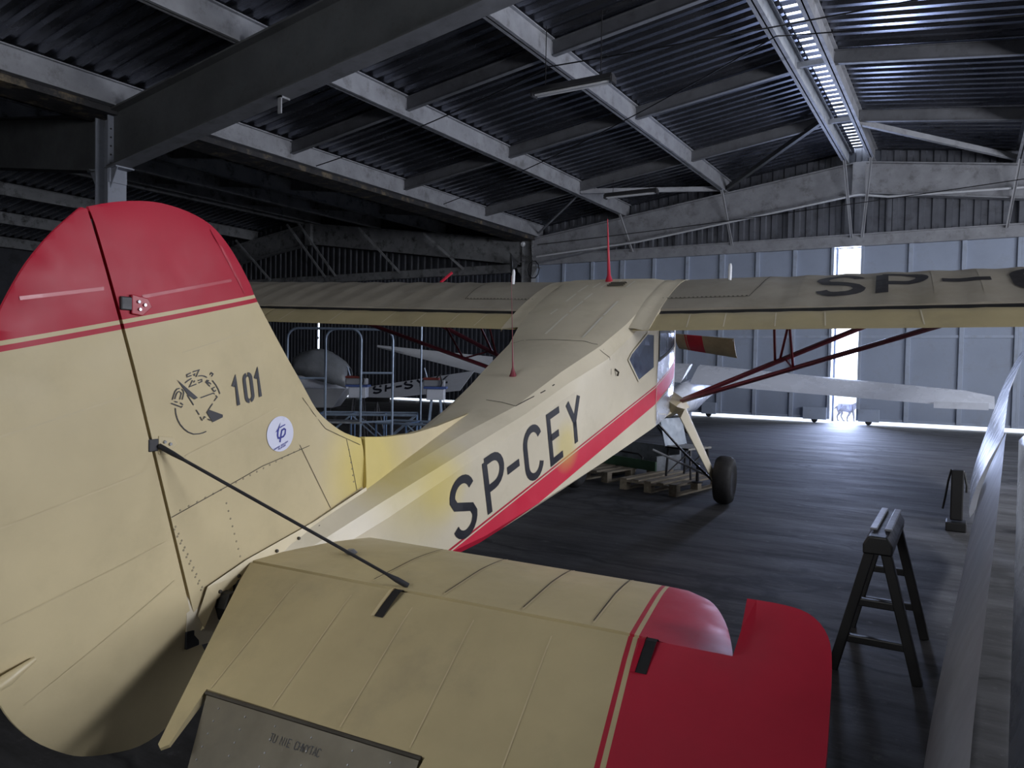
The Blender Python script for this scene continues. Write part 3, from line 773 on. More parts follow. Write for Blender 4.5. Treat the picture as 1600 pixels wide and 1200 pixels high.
def slanted(items, wd, org, e, n_):
    return [[(org[0] + e[0] * p[0] + n_[0] * p[1], org[1] + e[1] * p[0] + n_[1] * p[1]) for p in poly] for poly in letters(items, wd)]
q = slanted([('1', 0, .030, 0, .114), ('0', .068, .040, 0, .114), ('1', .134, .030, 0, .114)], .018, (-6.505, 1.380), (.972, .235), (-.16, .987))
printed('number_lettering', q, sidep, LEFT, SFI, 'letter_black', fin, .003, .05, label='black stencilled number 101')
cx_, cy_ = -6.233, 1.243
circ = [(cx_ + .088 * math.cos(k / 40 * 6.2832), cy_ + .080 * math.sin(k / 40 * 6.2832)) for k in range(40)]
stk = printed('sticker', [circ], sidep, LEFT, SFI, 'sticker_white', fin, .003, .03, label='round white sticker with blue letters tp')
def sp(x, y): # sticker picture units, tilted with the stripe slope
    u = (x - 610) / 830 * .172; v = (620 - y) / 830 * .165
    return (cx_ + u, cy_ + v - u * .05)
S_ = lambda pts: [sp(*p) for p in pts]
q = [S_([(610, 350), (575, 470), (545, 575), (535, 680), (490, 640), (500, 560), (440, 585), (530, 490)])]
q += ribbon(S_([(520, 560), (510, 650), (530, 710), (580, 715), (625, 690)]), .009)
q += ribbon(S_([(585, 480), (660, 445), (760, 410)]), .005)
q += ribbon(S_([(655, 520), (620, 640), (585, 810)]), .009)
q += ribbon(S_([(640, 545), (720, 505), (765, 530), (755, 620), (700, 680), (630, 700)]), .008)
printed('sticker_logo', q, sidep, LEFT, SFI, 'sticker_blue', stk, .0045, .02)
q = []
def tinytext(txt, x, y, ex, ey, h, wd):
    out = []; u = 0
    for ch in txt:
        if ch != ' ':
            for poly in letters([(ch, u, h * .6, 0, h)], wd): out.append([(x + ex * p[0] - ey * p[1], y + ey * p[0] + ex * p[1]) for p in poly])
        u += h * .92
    return out
a_, b__ = sp(405, 985); q += tinytext('PARTNER SERWISOWY', a_, b__, .94, .30, .0064, .0016)
a_, b__ = sp(535, 985); q += tinytext('POLSKIEGO', a_, b__, .94, .30, .0064, .0016)
printed('sticker_print', q, sidep, LEFT, SFI, 'sticker_blue', stk, .0045)

# ---- tailplane halves and elevators
def tail_half(s):
    le = [(.05, -5.66), (.3, -5.665), (1.0, -5.675), (1.60, -5.69), (1.74, -5.70), (1.82, -5.73), (1.906, -5.816), (1.991, -6.022), (2.056, -6.271), (2.078, -6.415)]
    lc = le[:4] + smoothline(le[3:], 4)[1:]
    poly = [(.05, -6.415)] + lc
    ed = lc
    ht = lambda u, v: .006 + .046 * math.sqrt(min(1, edist(ed, u, v) / .35))
    st = slab('tailplane', [(s * u, v) for u, v in poly], lambda u, v: (u, v, .66 + ht(abs(u), v)), lambda u, v: (u, v, .66 - ht(abs(u), v)), 'elevator_paint', PL, cut=.07)
    D = R(25); hy, hz = -6.438, .672
    P3 = lambda b_, r, h: (s * b_, hy - r * math.cos(D) - h * math.sin(D), hz - r * math.sin(D) + h * math.cos(D))
    out = [(.07, -.02), (2.082, -.02), (2.086, -.285)]
    out += smoothline([(2.086, -.285), (2.2, -.283), (2.28, -.262), (2.335, -.20), (2.362, -.10), (2.37, .1), (2.37, .34), (2.34, .58), (2.24, .74), (2.05, .82), (1.85, .835)], 3)[1:]
    out += [(1.305, .835), (1.305, .585), (.41, .578), (.455, .79), (.435, .81), (.415, .80)]
    def hh(u, v):
        u = abs(u)
        t = max(.004, .040 - .043 * max(v, 0))
        if v < .03: t = .040 - .9 * max(0, .03 - v) ** 1.5 if u < 2.085 else .034
        return max(.004, t)
    el = slab('elevator', [(s * u, v) for u, v in out], lambda u, v: P3(abs(u), v, hh(u, v)), lambda u, v: P3(abs(u), v, -hh(u, v)), 'elevator_paint', PL, cut=.12, smooth=30)
    # trim tab
    D2 = R(52)
    def P4(b_, r, h):
        o0 = P3(b_, .588, 0); return (o0[0], o0[1] - r * math.cos(D2) - h * math.sin(D2), o0[2] - r * math.sin(D2) + h * math.cos(D2))
    m_ = MB(); tb = [(.425, .0), (1.29, .0), (1.29, .235), (.49, .235)]
    m_.prism(tb, lambda u, v: P4(u, v, .012 - .04 * v), lambda u, v: P4(u, v, -.012 + .04 * v)); tab = m_.build('trim_tab', 'tab_metal', el)
    m_ = MB(); m_.tube([P4(.42, -.004, .013), P4(1.295, -.004, .013)], .007, 6); m_.build('piano_hinge', 'seam', el)
    return st, el, tab, P3, P4
st, el, tab, P3, P4 = tail_half(1)
tail_half(-1)
SEL = Surf(el); SST = Surf(st); STB = Surf(tab)
DN3 = (0, 0, -1)
topray = lambda u, v: (u, v, 3.0)
def top_strip(name, pls, wd, surf, mat, parent, off=.002, cut=.06):
    for pl in pls: printed(name, ribbon(pl, wd), topray, DN3, surf, mat, parent, off, cut)
top_strip('rib_tape', [[(b_ , -5.72), (b_ + .06, -6.39)] for b_ in (.62, .95, 1.28, 1.55)], .006, SST, 'cream', st)
top_strip('panel_seam', [[(b_ - .008 , -5.74), (b_ + .052, -6.37)] for b_ in (.62, .95, 1.28, 1.55)], .004, SST, 'seam', st)
top_strip('rib_tape', [[(b_, -6.50), (b_ + .05, -7.02)] for b_ in (.38, .66, .94, 1.20, 1.50)], .005, SEL, 'cream', el)
m_ = MB(); m_.lathe([(0, .012), (.015, .03), (.03, .012)], (.36, -6.12, .708), (0, 0, 1), 10); m_.build('drain_grommet', 'hub_metal', st)
# hinge slots in the elevator nose
for b_, mt in ((.84, 'cream'), (1.83, 'red_paint')):
    m_ = MB(); m_.loft([[P3(b_ - .035, r, h) for r, h in ((-.03, .01), (-.02, .038), (.0, .046), (.06, .044), (.13, .037))], [P3(b_ - .018, r, h) for r, h in ((-.03, .01), (-.02, .045), (.0, .053), (.06, .049), (.13, .040))]]); m_.build('hinge_fairing', mt, el, smooth=50)
    m_ = MB(); m_.loft([[P3(b_ - .018, r, h) for r, h in ((-.03, .012), (-.02, .040), (.0, .0475), (.06, .0445), (.13, .0375))], [P3(b_ + .018, r, h) for r, h in ((-.03, .012), (-.02, .040), (.0, .0475), (.06, .0445), (.13, .0375))]]); m_.build('hinge_slot', 'black', el)
# trim tab rivets and stencil
rv = MB()
for b_ in (.50, .62, .75, .9, 1.06, 1.2):
    for r in (.03, .07, .11, .15, .19):
        rv.lathe([(0, .004), (.003, .003)], P4(b_ + r * .03, r, .011 - .04 * r), (0, -math.sin(R(52)), math.cos(R(52))), 6)
o = rv.build('rivets', 'hub_metal', tab); o['kind'] = 'stuff'
q = []; u = .75
for ch in 'TU NIE CHWYTAC':
    if ch != ' ':
        q += letters([(ch, u, .0115, 0, .023)], .0026)
    u += .0148
m_ = MB()
for poly in q:
    m_.add([P4(p[0], .075 - p[1], .0135 - .04 * (.075 - p[1])) for p in poly], [tuple(range(len(poly)))])
sl = m_.build('stencil_lettering', 'letter_black', tab, fix=False); sl['label'] = 'black stencil reading TU NIE CHWYTAC'; sl['kind'] = 'stuff'
# bracing wire from fin to tailplane
def wire(p, q, s=1):
    m_ = MB(); p = Vector(p); q = Vector(q); m_.tube([p, q], .0065, 6); w_ = m_.build('bracing_wire', 'dark_steel', PL, smooth=60)
    d = (q - p).normalized()
    m_ = MB(); m_.tube([p, p + d * .06, p + d * .1], [.011, .010, .007], 8); m_.build('wire_fork', 'dark_steel', w_, smooth=60); m_ = MB(); m_.tube([q - d * .1, q - d * .05, q], [.006, .012, .012], 8); m_.build('wire_fork', 'dark_steel', w_, smooth=60)
wire((.05, -6.88, 1.25), (.84, -6.38, .715)); wire((-.05, -6.88, 1.25), (-.84, -6.38, .715))

# ---- fuselage markings
e_ = (.9555, .295); n_ = (-.235, .955)
q = slanted([('S', -.335, .20, -.005, .345), ('P', .02, .185, .0, .345), ('-', .26, .15, .02, .345), ('C', .50, .20, .0, .345), ('E', .835, .165, .0, .345), ('Y', 1.125, .185, .0, .345)], .052, (-4.672, .628), e_, n_)
printed('registration_lettering', q, sidep, LEFT, SF, 'letter_black', fus, .003, .15, label='large dark registration letters SP-CEY')
# right-hand rear cabin window, door window
win = [(-2.045, 1.868), (-2.015, 1.557), (-2.362, 1.442), (-2.60, 1.626), (-2.55, 1.682), (-2.22, 1.868)]
wo = printed('cabin_window', [win], sidep, LEFT, SF, 'cabin_glass', PL, .006, .12)
printed('window_frame', ribbon(win + win[:1], .02), sidep, LEFT, SF, 'light_seam', wo, .008, .12)
dwin = [(-1.87, 1.90), (-1.2, 1.93), (-1.17, 1.79), (-1.86, 1.63)]
wo = printed('door_window', [dwin], sidep, LEFT, SF, 'cabin_glass', PL, .006, .12)
printed('window_frame', ribbon(dwin + dwin[:1], .03) + ribbon([(-1.58, 1.70), (-1.6, 1.92)], .012), sidep, LEFT, SF, 'black', wo, .008, .12)
printed('door_skin', [[(-1.90, 1.63), (-1.18, 1.78), (-1.17, 1.625), (-1.90, 1.415)]], sidep, LEFT, SF, 'alloy_skin', PL, .004, .1, label='shiny door skin reflecting the bright doorway')
printed('door_skin', [[(-1.90, 1.22), (-1.15, 1.435), (-1.12, 1.15), (-1.5, 1.08), (-1.88, 1.01)]], sidep, LEFT, SF, 'alloy_skin', PL, .004, .1)
printed('door_seam', ribbon([(-1.93, 1.93), (-1.91, 1.0)], .012) + ribbon([(-1.91, 1.22), (-1.8, 1.12), (-1.5, 1.1)], .006), sidep, LEFT, SF, 'light_seam', PL, .005, .1)
m_ = MB(); m_.tube([(.50, -2.86, 1.545), (.525, -2.84, 1.52), (.515, -2.83, 1.49)], .008, 6); m_.build('step_hook', 'seam', PL)
# deck panel seams
top_strip('panel_seam', [[(.0, -4.18), (.12, -4.19), (.24, -4.20), (.31, -3.9), (.335, -3.75)], [(-.40, -3.0), (0, -3.0), (.34, -3.0), (.44, -2.98)]], .006, SF, 'seam', PL)
printed('panel_seam', ribbon([(-3.03, 1.70), (-2.96, 1.64), (-2.93, 1.55), (-2.93, 1.50)], .006), sidep, LEFT, SF, 'seam', PL, .002, .05)
top_strip('roof_stiffener', [[(.24, -2.95), (.27, -2.55)], [(.27, -2.52), (.29, -2.2)], [(-.12, -2.9), (-.08, -2.5)], [(-.08, -2.45), (-.05, -2.2)], [(-.05, -2.17), (-.03, -2.0)], [(-.25, -2.5), (-.23, -2.38)], [(-.22, -2.2), (-.2, -2.0)], [(-.2, -1.95), (-.19, -1.7)], [(-.1, -1.8), (-.09, -1.6)], [(-.02, -1.8), (-.01, -1.6)], [(.16, -1.75), (.17, -1.55)], [(.24, -1.8), (.25, -1.55)], [(.1, -1.62), (.1, -1.5)]], .02, SF, 'white_line', PL, .005)
for k in range(3):
    m_ = MB(); y = -1.62 - k * .055; z = 2.385 - k * .018
    m_.loft([[(x, y + dy, z + dz) for x in (.03, .10, .19)] for dy, dz in ((.0, .0), (-.03, .012), (-.032, -.004))]); m_.build('air_vent', 'seam', PL)
# antennas
m_ = MB(); m_.lathe([(0, .05), (.03, .04), (.09, .018), (.3, .012), (.66, .004)], (-.03, -1.52, 2.39), (-.06, .0, 1), 10); m_.build('roof_antenna', 'red_paint', PL, smooth=50)
m_ = MB(); m_.lathe([(0, .03), (.03, .018), (.07, .007), (.3, .003), (.75, .0015)], (0, -3.76, 1.475), (-.02, -.06, 1), 8); m_.build('deck_antenna', 'dark_red', PL, smooth=50)

# ---- wings
CH, TH = 1.89, R(15.0); TEy, TEz = -2.60, 1.862
LEy, LEz = TEy + CH * math.cos(TH), TEz + CH * math.sin(TH)
def naca(t, up):
    th = .15 / .2 * (.2969 * math.sqrt(t) - .126 * t - .3516 * t * t + .2843 * t ** 3 - .1036 * t ** 4)
    cm = .04 / .16 * (.8 * t - t * t) if t < .4 else .04 / .36 * (.2 + .8 * t - t * t)
    return cm + th * (1 if up else -.9)
DIH = math.tan(R(1.15))
def wp(b_, t, up, s, sc=1.0, dz=0.0):
    n = naca(t, up) * CH * sc + dz; x = t * CH
    return (s * b_, LEy - x * math.cos(TH) - n * math.sin(TH), LEz - x * math.sin(TH) + n * math.cos(TH) + DIH * b_)
PITCH = .335
def scallop(b_): return -.011 * math.sin(math.pi * (b_ - .5) / PITCH) ** 2
def wing(s):
    root = empty('wing', label='right wing' if s > 0 else 'left wing'); root.parent = PL
    bs = [.48 + k * PITCH / 4 for k in range(int(5.6 / PITCH * 4) + 1)]
    ts = [0, .004, .015, .04, .08, .14, .21, .29, .38, .47, .56, .65, .73, .786]
    rows = []
    for b_ in bs + [6.2, 6.3, 6.36]:
        sc = 1.0; tt = ts
        if b_ > 6.1: k = (b_ - 6.05) / .33; sc = math.sqrt(max(.02, 1 - k * k))
        fab = scallop(b_) if 1.45 < b_ < 6.1 else 0
        ring = [wp(b_, t, True, s, sc, fab * min(1, t * 5)) for t in reversed(tt)] + [wp(b_, t, False, s, sc) for t in tt[1:]]
        rows.append(ring)
    m_ = MB(); m_.loft(rows, closed=True); sk = m_.build('wing_skin', 'wing_fabric', root, smooth=30)
    # flap and aileron
    drop = R(4)
    def fl(b0, b1, nm):
        rows = []
        n = max(2, int((b1 - b0) / PITCH * 3))
        for k in range(n + 1):
            b_ = b0 + (b1 - b0) * k / n; fab = scallop(b_) * .5
            ring = []
            for t, up in ((.806, False), (.9, False), (1.0, False), (1.0, True), (.94, True), (.87, True), (.832, True), (.806, True)):
                p = wp(b_, t, up, s, 1.0, (fab if up and t < .99 else 0) - (.034 if up and t < .815 else (.006 if up and t < .84 else 0)) + (.004 if t == 1.0 and up else 0)); ring.append(p)
            rows.append(ring)
        m_ = MB(); m_.loft(rows, closed=True); return m_.build(nm, 'flap_fabric', root, smooth=30)
    f1 = fl(.56, 3.72, 'flap'); f2 = fl(3.75, 6.2, 'aileron')
    m_ = MB(); m_.loft([[wp(b_, .788, True, s, 1, -.018), wp(b_, .820, True, s, 1, -.022)] for b_ in (.5, 6.2)]); m_.build('flap_gap', 'black', root, fix=False)
    # root fairing: smooth strip between cabin roof and wing
    return root, sk, f1, f2
wr, skr, flr, alr = wing(1); wl, skl, fll, all_ = wing(-1)
SWR = Surf(skr); SWL = Surf(skl); SFR = Surf(flr); SFLL = Surf(fll)
# registration on the right wing, letters read from behind
q = letters([('S', 1.99, .30, 0, .52), ('P', 2.46, .30, 0, .52), ('-', 2.90, .34, .03, .52), ('C', 3.42, .32, 0, .52), ('E', 3.90, .30, 0, .52), ('Y', 4.34, .32, 0, .52)], .095)
printed('registration_lettering', q, lambda u, v: (u, -2.02 + v * 1.0, 4.0), DN3, SWR, 'wing_letter', wr, .004, .06, label='large black registration letters on the wing')
def wing_details(s, wroot, sw, sfl):
    S2 = lambda pls: [[(s * u, v) for u, v in pl] for pl in pls]
    k_ = 1.45
    top_strip('tank_panel_seam', S2([[(.62, -2.02), (1.42, -2.02)], [(1.42, -2.02), (1.47, -1.75), (1.50, -1.4), (1.50, -1.1)], [(.60, -1.98), (.62, -1.6), (.66, -1.2)]]), .007, sw, 'seam', wroot, .003)
    rv = MB()
    for p in line((.66, -2.0), (1.40, -2.0), 20): 
        h = sw.hit((s * p[0], p[1], 4), DN3)
        if h: rv.lathe([(0, .010), (.004, .008)], h, (0, 0, 1), 6)
    o = rv.build('fasteners', 'seam', wroot); o['kind'] = 'stuff'
    top_strip('rib_tape', S2([[(b_, -2.24), (b_ + .03, -2.56)] for b_ in (.98, 1.28, 1.68, 2.05, 2.72, 3.4)]), .009, sfl, 'light_seam', wroot, .003)
    top_strip('rib_tape', S2([[(.5 + k * PITCH, -2.05), (.5 + k * PITCH, -1.05)] for k in range(3, 16)]), .03, sw, 'wing_fabric', wroot, .0015)
    h = sw.hit((s * 1.15, -1.45, 4), DN3)
    m_ = MB(); m_.lathe([(0, .018), (.13, .018), (.16, .010)], h, (0, .05, 1), 10); m_.build('fuel_gauge_stem', 'lamp_tube', wroot, smooth=50)
wing_details(1, wr, SWR, SFR); wing_details(-1, wl, SWL, SFLL)
m_ = MB(); m_.tube([(-2.35, -1.0, 2.50), (-2.25, -.9, 2.63)], .018, 6); m_.build('pitot_cover', 'red_paint', wl)
# cabin roof shoulder fairings over the wing roots
for s in (-1, 1):
    rows = []
    for t in (.18, .25, .33, .42, .54, .66, .76, .86, .96, 1.0):
        a = wp(.60, t, True, s); h = SF.hit((s * .525, a[1], 4), DN3); z0 = h.z if h else a[2]
        p1 = Vector((s * .525, a[1], z0 + .004)); p2 = Vector((s * .605, a[1], max(a[2] + .012, min(z0 - .02, a[2] + .03)))); p3 = Vector(wp(.70, t, True, s, 1, .004))
        rows.append([p1, p1.lerp(p2, .5) + Vector((s * .006, 0, .004)), p2, p2.lerp(p3, .5) - Vector((0, 0, .003)), p3, p3 - Vector((0, 0, .03))])
    m_ = MB(); m_.loft(rows); m_.build('root_fairing', 'fuselage_paint', PL, smooth=50, fix=True)

# ---- struts, undercarriage
def streamlined(name, p, q, w, h, mat, parent=PL, taper=1.0):
    """aerofoil-section tube: w along flight direction, h across"""
    p = Vector(p); q = Vector(q); d = (q - p).normalized(); f_ = Vector((0, 1, 0)); f_ = (f_ - d * f_.dot(d)).normalized(); u = d.cross(f_)
    sec = [(.5, 0), (.42, .3), (.2, .5), (-.1, .42), (-.5, .05), (-.5, -.05), (-.1, -.42), (.2, -.5), (.42, -.3)]
    m_ = MB(); m_.loft([[e + f_ * (a * w * k) + u * (b_ * h * k) for a, b_ in sec] for e, k in ((p, 1), (q, taper))], closed=True)
    return m_.build(name, mat, parent, smooth=40)
for s in (-1, 1):
    A0 = (s * .60, -.95, 1.21); F1 = wp(2.85, .22, False, s); F2 = wp(3.22, .62, False, s)
    st1 = streamlined('front_strut', A0, F1, .12, .05, 'dark_red'); st2 = streamlined('rear_strut', (s * .60, -1.08, 1.20), F2, .10, .045, 'dark_red')
    for tt, b_ in ((.42, 1.7), (.42, 1.86)):
        pa = Vector(A0).lerp(Vector(F1), tt if b_ < 1.8 else tt + .02); m_ = MB(); m_.tube([pa, wp(1.55 if b_ < 1.8 else 1.72, .32, False, s)], .013, 6); m_.build('jury_strut', 'dark_red', PL)
    pb = Vector((s * .60, -1.08, 1.20)).lerp(Vector(F2), .44); m_ = MB(); m_.tube([pb, wp(1.75, .66, False, s)], .012, 6); m_.build('jury_strut', 'dark_red', PL)
    pa = Vector(A0).lerp(Vector(F1), .46); m_ = MB(); m_.tube([pa, pb], .010, 6); m_.build('jury_strut', 'dark_red', PL)
    m_ = MB(); m_.loft([[(s * x, y, z) for y, z in ((-1.35, 1.24 - dz), (-1.0, 1.30 - dz), (-.75, 1.20 - dz), (-.95, 1.06 + dz), (-1.3, 1.10 + dz))] for x, dz in ((.50, -.03), (.60, .03), (.66, .065))], closed=True); m_.build('strut_fairing', 'cream', PL, smooth=50)
    # leg
    top = Vector((s * .60, -.92, 1.12)); bot = Vector((s * .80, -.03, .30))
    streamlined('undercarriage_leg', top, bot, .24, .10, 'fuselage_paint', taper=.62)
    m_ = MB(); m_.tube([(s * .16, -.6, 1.05), (s * .50, -.35, .62), (s * .78, -.03, .27)], .014, 8); m_.build('side_brace', 'dark_steel', PL)
    m_ = MB(); m_.tube([(s * .2, -.5, .62), (s * .78, .0, .29)], .014, 8); m_.build('axle_tie', 'beam_paint', PL)
    wh = empty('wheel'); wh.parent = PL; wh.location = (s * .925, 0, .278)
    m_ = MB(); m_.lathe([(-.095, .15), (-.105, .20), (-.095, .245), (-.06, .272), (0, .280), (.06, .272), (.095, .245), (.105, .20), (.095, .15)], (0, 0, 0), (1, 0, 0), 36); m_.build('tyre', 'rubber', wh, smooth=50)
    m_ = MB(); m_.lathe([(-.08, .15), (-.05, .06), (-.07, .03), (.07, .03), (.05, .06), (.08, .15)], (0, 0, 0), (1, 0, 0), 24); m_.build('hub', 'hub_metal', wh, smooth=40)
    m_ = MB(); m_.tube([(s * -.15, -.02, 0), (0, 0, 0)], .03, 8); m_.build('axle', 'dark_steel', wh)
# tail wheel
tw = empty('tail_wheel'); tw.parent = PL; tw.location = (0, -6.35, .10)
m_ = MB(); m_.lathe([(-.035, .05), (-.04, .08), (0, .10), (.04, .08), (.035, .05)], (0, 0, 0), (1, 0, 0), 20); m_.build('tyre', 'rubber', tw, smooth=50)
m_ = MB(); m_.tube([(0, 0, 0), (0, .05, .16), (0, .12, .30)], .022, 8); m_.build('fork', 'dark_steel', tw)

# ---- nose: engine behind its firewall, opened cowl panel, propeller
m_ = MB(); m_.lathe([(0, .20), (.05, .21), (.5, .21), (.65, .16), (.7, .08)], (-.06, .08, 1.42), (0, 1, .17), 24); m_.build('engine', 'dark_steel', PL, smooth=40)
# cowl panel propped open sideways: cream with a red band
rows = []
for k in range(9):
    u = k / 8; rows.append([(.24 + .70 * u, .3 + .28 * (v - .5), 1.955 - .05 * u - (.17 + .05 * u) * v - .03 * math.sin(math.pi * v)) for v in (0, .2, .4, .6, .8, 1)])
rows2 = [[(x, y + .012, z + .006) for x, y, z in r] for r in rows]
mk('cowl_paint', (.36, .32, .22), .5, var=.3, scale=4, dirt=(DUST, .5, 3), bands=((1, 0, 0, .36, .375, RED), (1, 0, 0, .385, .57, RED)))
m_ = MB(); m_.loft([a + list(reversed(b_)) for a, b_ in zip(rows, rows2)], closed=True); cw = m_.build('cowl_panel', 'cowl_paint', PL, smooth=40)
m_ = MB(); m_.bar((.93, .17, 1.90), (.925, .45, 1.70), .012, .02); m_.build('panel_edge', 'lamp_tube', cw)

# ================================================================== things around the aeroplane
mk('glider_white', (0.74, 0.78, 0.88), .25, var=.06, scale=1.5, dirt=((.45, .47, .5), .3, 1.2))
mk('dirty_white', (0.36, 0.38, 0.42), .4, var=.15, scale=2, dirt=((.2, .2, .2), .4, 2))
mk('tarp', (0.20, 0.215, 0.235), .35, var=.3, scale=4, bump=.5, bscale=7)
mk('blue_tube', (0.11, 0.19, 0.34), .4, .2, var=.2, scale=6)
mk('pale_tube', (0.30, 0.38, 0.50), .35, .3, var=.2, scale=6)
mk('green_metal', (0.035, 0.085, 0.05), .5, .1, var=.3, scale=5)
mk('grey_metal', (0.24, 0.26, 0.29), .4, .5, var=.3, scale=5, dirt=((.08, .08, .08), .5, 6))
mk('seat_grey', (0.26, 0.255, 0.24), .55, var=.12)
mk('back_grey', (0.20, 0.245, 0.31), .4, .1, var=.25, scale=6)
mk('pallet_wood', (0.30, 0.26, 0.20), .8, var=.3, scale=3, stretch=(1, 8, 8), dirt=((.1, .09, .07), .4, 4))
mk('machine_blue', (0.08, 0.14, 0.40), .4, var=.2)
mk('rust_red', (0.25, 0.05, 0.04), .6, var=.3)
mk('dog_fur', (0.22, 0.20, 0.20), .9, var=.4, scale=14, bump=.4, bscale=60)
mk('dog_coat', (0.30, 0.29, 0.36), .8, var=.3, scale=8, bump=.3)
mk('trestle_black', (0.005, 0.005, 0.006), .5, var=.3, scale=6)
mk('tape_grey', (0.20, 0.21, 0.24), .4, var=.3, scale=8)

# ---- black trestle
tr = empty('trestle', (-.355, 4.65, 0), 'black two-legged trestle standing on the open floor', 'trestle')
def TB(name, p, q, w, h, mat='trestle_black', up=(0, 1, 0)):
    m_ = MB(); m_.bar(p, q, w, h, up); return m_.build(name, mat, tr, bevel=.006)
for y in (-.38, .38):
    TB('leg', (-.20, y, 0), (-.03, y, .68), .05, .055); TB('leg', (.20, y, 0), (.03, y, .68), .05, .055)
    TB('cross_bar', (-.105, y, .38), (.105, y, .38), .04, .04, up=(0, 0, 1)); TB('cross_bar', (-.155, y, .18), (.155, y, .18), .04, .04, up=(0, 0, 1))
m_ = MB(); m_.prism([(-.07, .64), (-.07, .69), (-.045, .735), (.045, .735), (.07, .69), (.07, .64)], lambda u, v: (u, -.42, v), lambda u, v: (u, .42, v)); tb = m_.build('top_beam', 'trestle_black', tr, bevel=.01)
for x in (-.035, .035):
    m_ = MB(); m_.box((x - .018, -.26, .737), (x + .018, .41, .750)); m_.build('padding_strip', 'tape_grey', tb, bevel=.004)

# ---- stored glider wings on edge, right-hand side
def edge_wing(name, secs, thick, mat, label, strip=.0):
    """secs: (y, x_bottom, z_bottom, x_top, z_top); wing panel standing on its edge"""
    root = empty(name, (0, 0, 0), label, 'glider wing', 'dismantled glider wings standing on edge')
    rows = []
    prof = [(0, .0), (.06, .55), (.2, .95), (.4, 1.0), (.65, .7), (.9, .2), (1, 0.03)]
    for y, xb, zb, xt, zt in smoothline(secs, 5):
        v = Vector((xt - xb, 0, zt - zb)); L = v.length; n = Vector((-v.z, 0, v.x)) / max(L, 1e-4)
        th = thick * min(1.0, L / .7)
        f_ = [Vector((xb, y, zb)) + v * t + n * (th * h) for t, h in prof]; b_ = [Vector((xb, y, zb)) + v * t - n * (th * .5 * h) for t, h in reversed(prof[1:-1])]
        rows.append(f_ + b_)
    m_ = MB(); m_.loft(rows, closed=True); w_ = m_.build('wing_panel', mat, root, smooth=40)
    return root, w_
rA, wA = edge_wing('glider_wing', [(1.3, -.10, .06, .02, .52), (2.2, -.095, .06, .042, .604), (3.0, -.085, .06, .085, .74), (4.0, -.06, .06, .136, .80), (6.0, .02, .06, .235, .95), (7.4, .07, .07, .30, 1.0), (8.2, .16, .4, .34, 1.01), (8.45, .30, .85, .35, 1.01)], .03, 'dirty_white', 'nearest glider wing on edge, its pale long face beside the black trestle')
# aileron strip along the lower edge
SA = Surf(wA)
pts = [(1.5, .14), (3.3, .17), (5.0, .17), (7.4, .2)]
printed('aileron_seam', ribbon(pts, .010), lambda u, v: (-2, u, v), (1, 0, 0), SA, 'seam', wA, .003, .2)
rB, wB = edge_wing('glider_wing', [(9.1, .09, .06, .36, .95), (10.0, .10, .07, .41, 1.12), (11.5, .12, .10, .50, 1.36), (13.2, .26, .42, .66, 1.60), (14.8, .48, 1.02, .80, 1.80), (15.9, .72, 1.62, .86, 1.92), (16.3, .84, 1.90, .88, 1.95)], .05, 'glider_white', 'far glider wing on edge whose pointed tip rises toward the doors')
rC, wC = edge_wing('glider_wing', [(1.6, .085, .06, .42, .95), (3.0, .165, .06, .50, 1.0), (4.6, .25, .08, .56, 1.05), (6.2, .335, .30, .56, 1.08), (7.2, .385, .75, .50, 1.07), (7.7, .41, 1.0, .45, 1.05)], .025, 'glider_white', 'bluish white glider wing on edge cut off by the right picture edge')
# black padded stands holding them
def wing_stand(x, y, h, label, rz=0):
    s = empty('wing_stand', (x, y, 0), label, 'stand', 'black wing stands', rz=rz)
    m_ = MB(); m_.box((-.09, -.12, .0), (.09, .12, .09)); m_.build('foot', 'trestle_black', s, bevel=.01)
    m_ = MB(); m_.box((-.055, -.05, .10), (.055, .05, h)); m_.build('post', 'trestle_black', s, bevel=.012)
    m_ = MB(); m_.tube([(-.055, 0, h), (-.08, 0, h - .12), (-.10, 0, h - .28), (-.12, 0, h - .4)], .011, 6); m_.build('strap', 'trestle_black', s)
    m_ = MB(); m_.tube([(.055, 0, h - .02), (.08, 0, h - .15), (.08, 0, h - .22)], .011, 6); m_.build('strap', 'trestle_black', s)
wing_stand(-.03, 8.65, .60, 'short black padded stand on the floor left of the stored wings')
wing_stand(.86, 13.0, 1.62, 'tall black padded post holding up the far stored wing')
wing_stand(.62, 8.9, .95, 'black padded stand between the stored wings near the right edge')

# ---- white glider parked before the doors
g = empty('glider', (-5.45, 17.0, 0), 'white glider with long wing parked in front of the end doors', 'glider')
m_ = MB(); rows = []
for y, r, z in ((-1.5, .02, .68), (-1.4, .12, .70), (-1.15, .23, .75), (-.7, .33, .80), (0, .38, .88), (.8, .32, 1.02), (1.8, .18, 1.05), (3.4, .11, 1.08), (4.6, .08, 1.1)):
    rows.append([(r * .86 * math.cos(2 * math.pi * k / 20), y, z + r * math.sin(2 * math.pi * k / 20)) for k in range(20)])
m_.loft(rows, closed=True); m_.build('fuselage', 'glider_white', g, smooth=50)
def gwing(s, L, dz, zr):
    rows = []
    for k in range(13):
        t = k / 12; x = s * (.1 + L * t); c = .92 - .26 * t; pit = R(27 - 3 * t); z = zr + dz * t
        if k == 12: c *= .8
        sec = [(0, .0), (.05, .045), (.25, .085), (.6, .055), (1, 0), (.6, -.02), (.2, -.03)]
        rows.append([(x, -.35 + .05 * t + c * (1 - u) * 1.0 * math.cos(pit) * 1.0 - v * c * math.sin(pit) * 0, z + c * (1 - u) * math.sin(pit) + v * c) for u, v in sec])
    m_ = MB(); m_.loft(rows, closed=True); return m_.build('wing', 'glider_white', g, smooth=40)
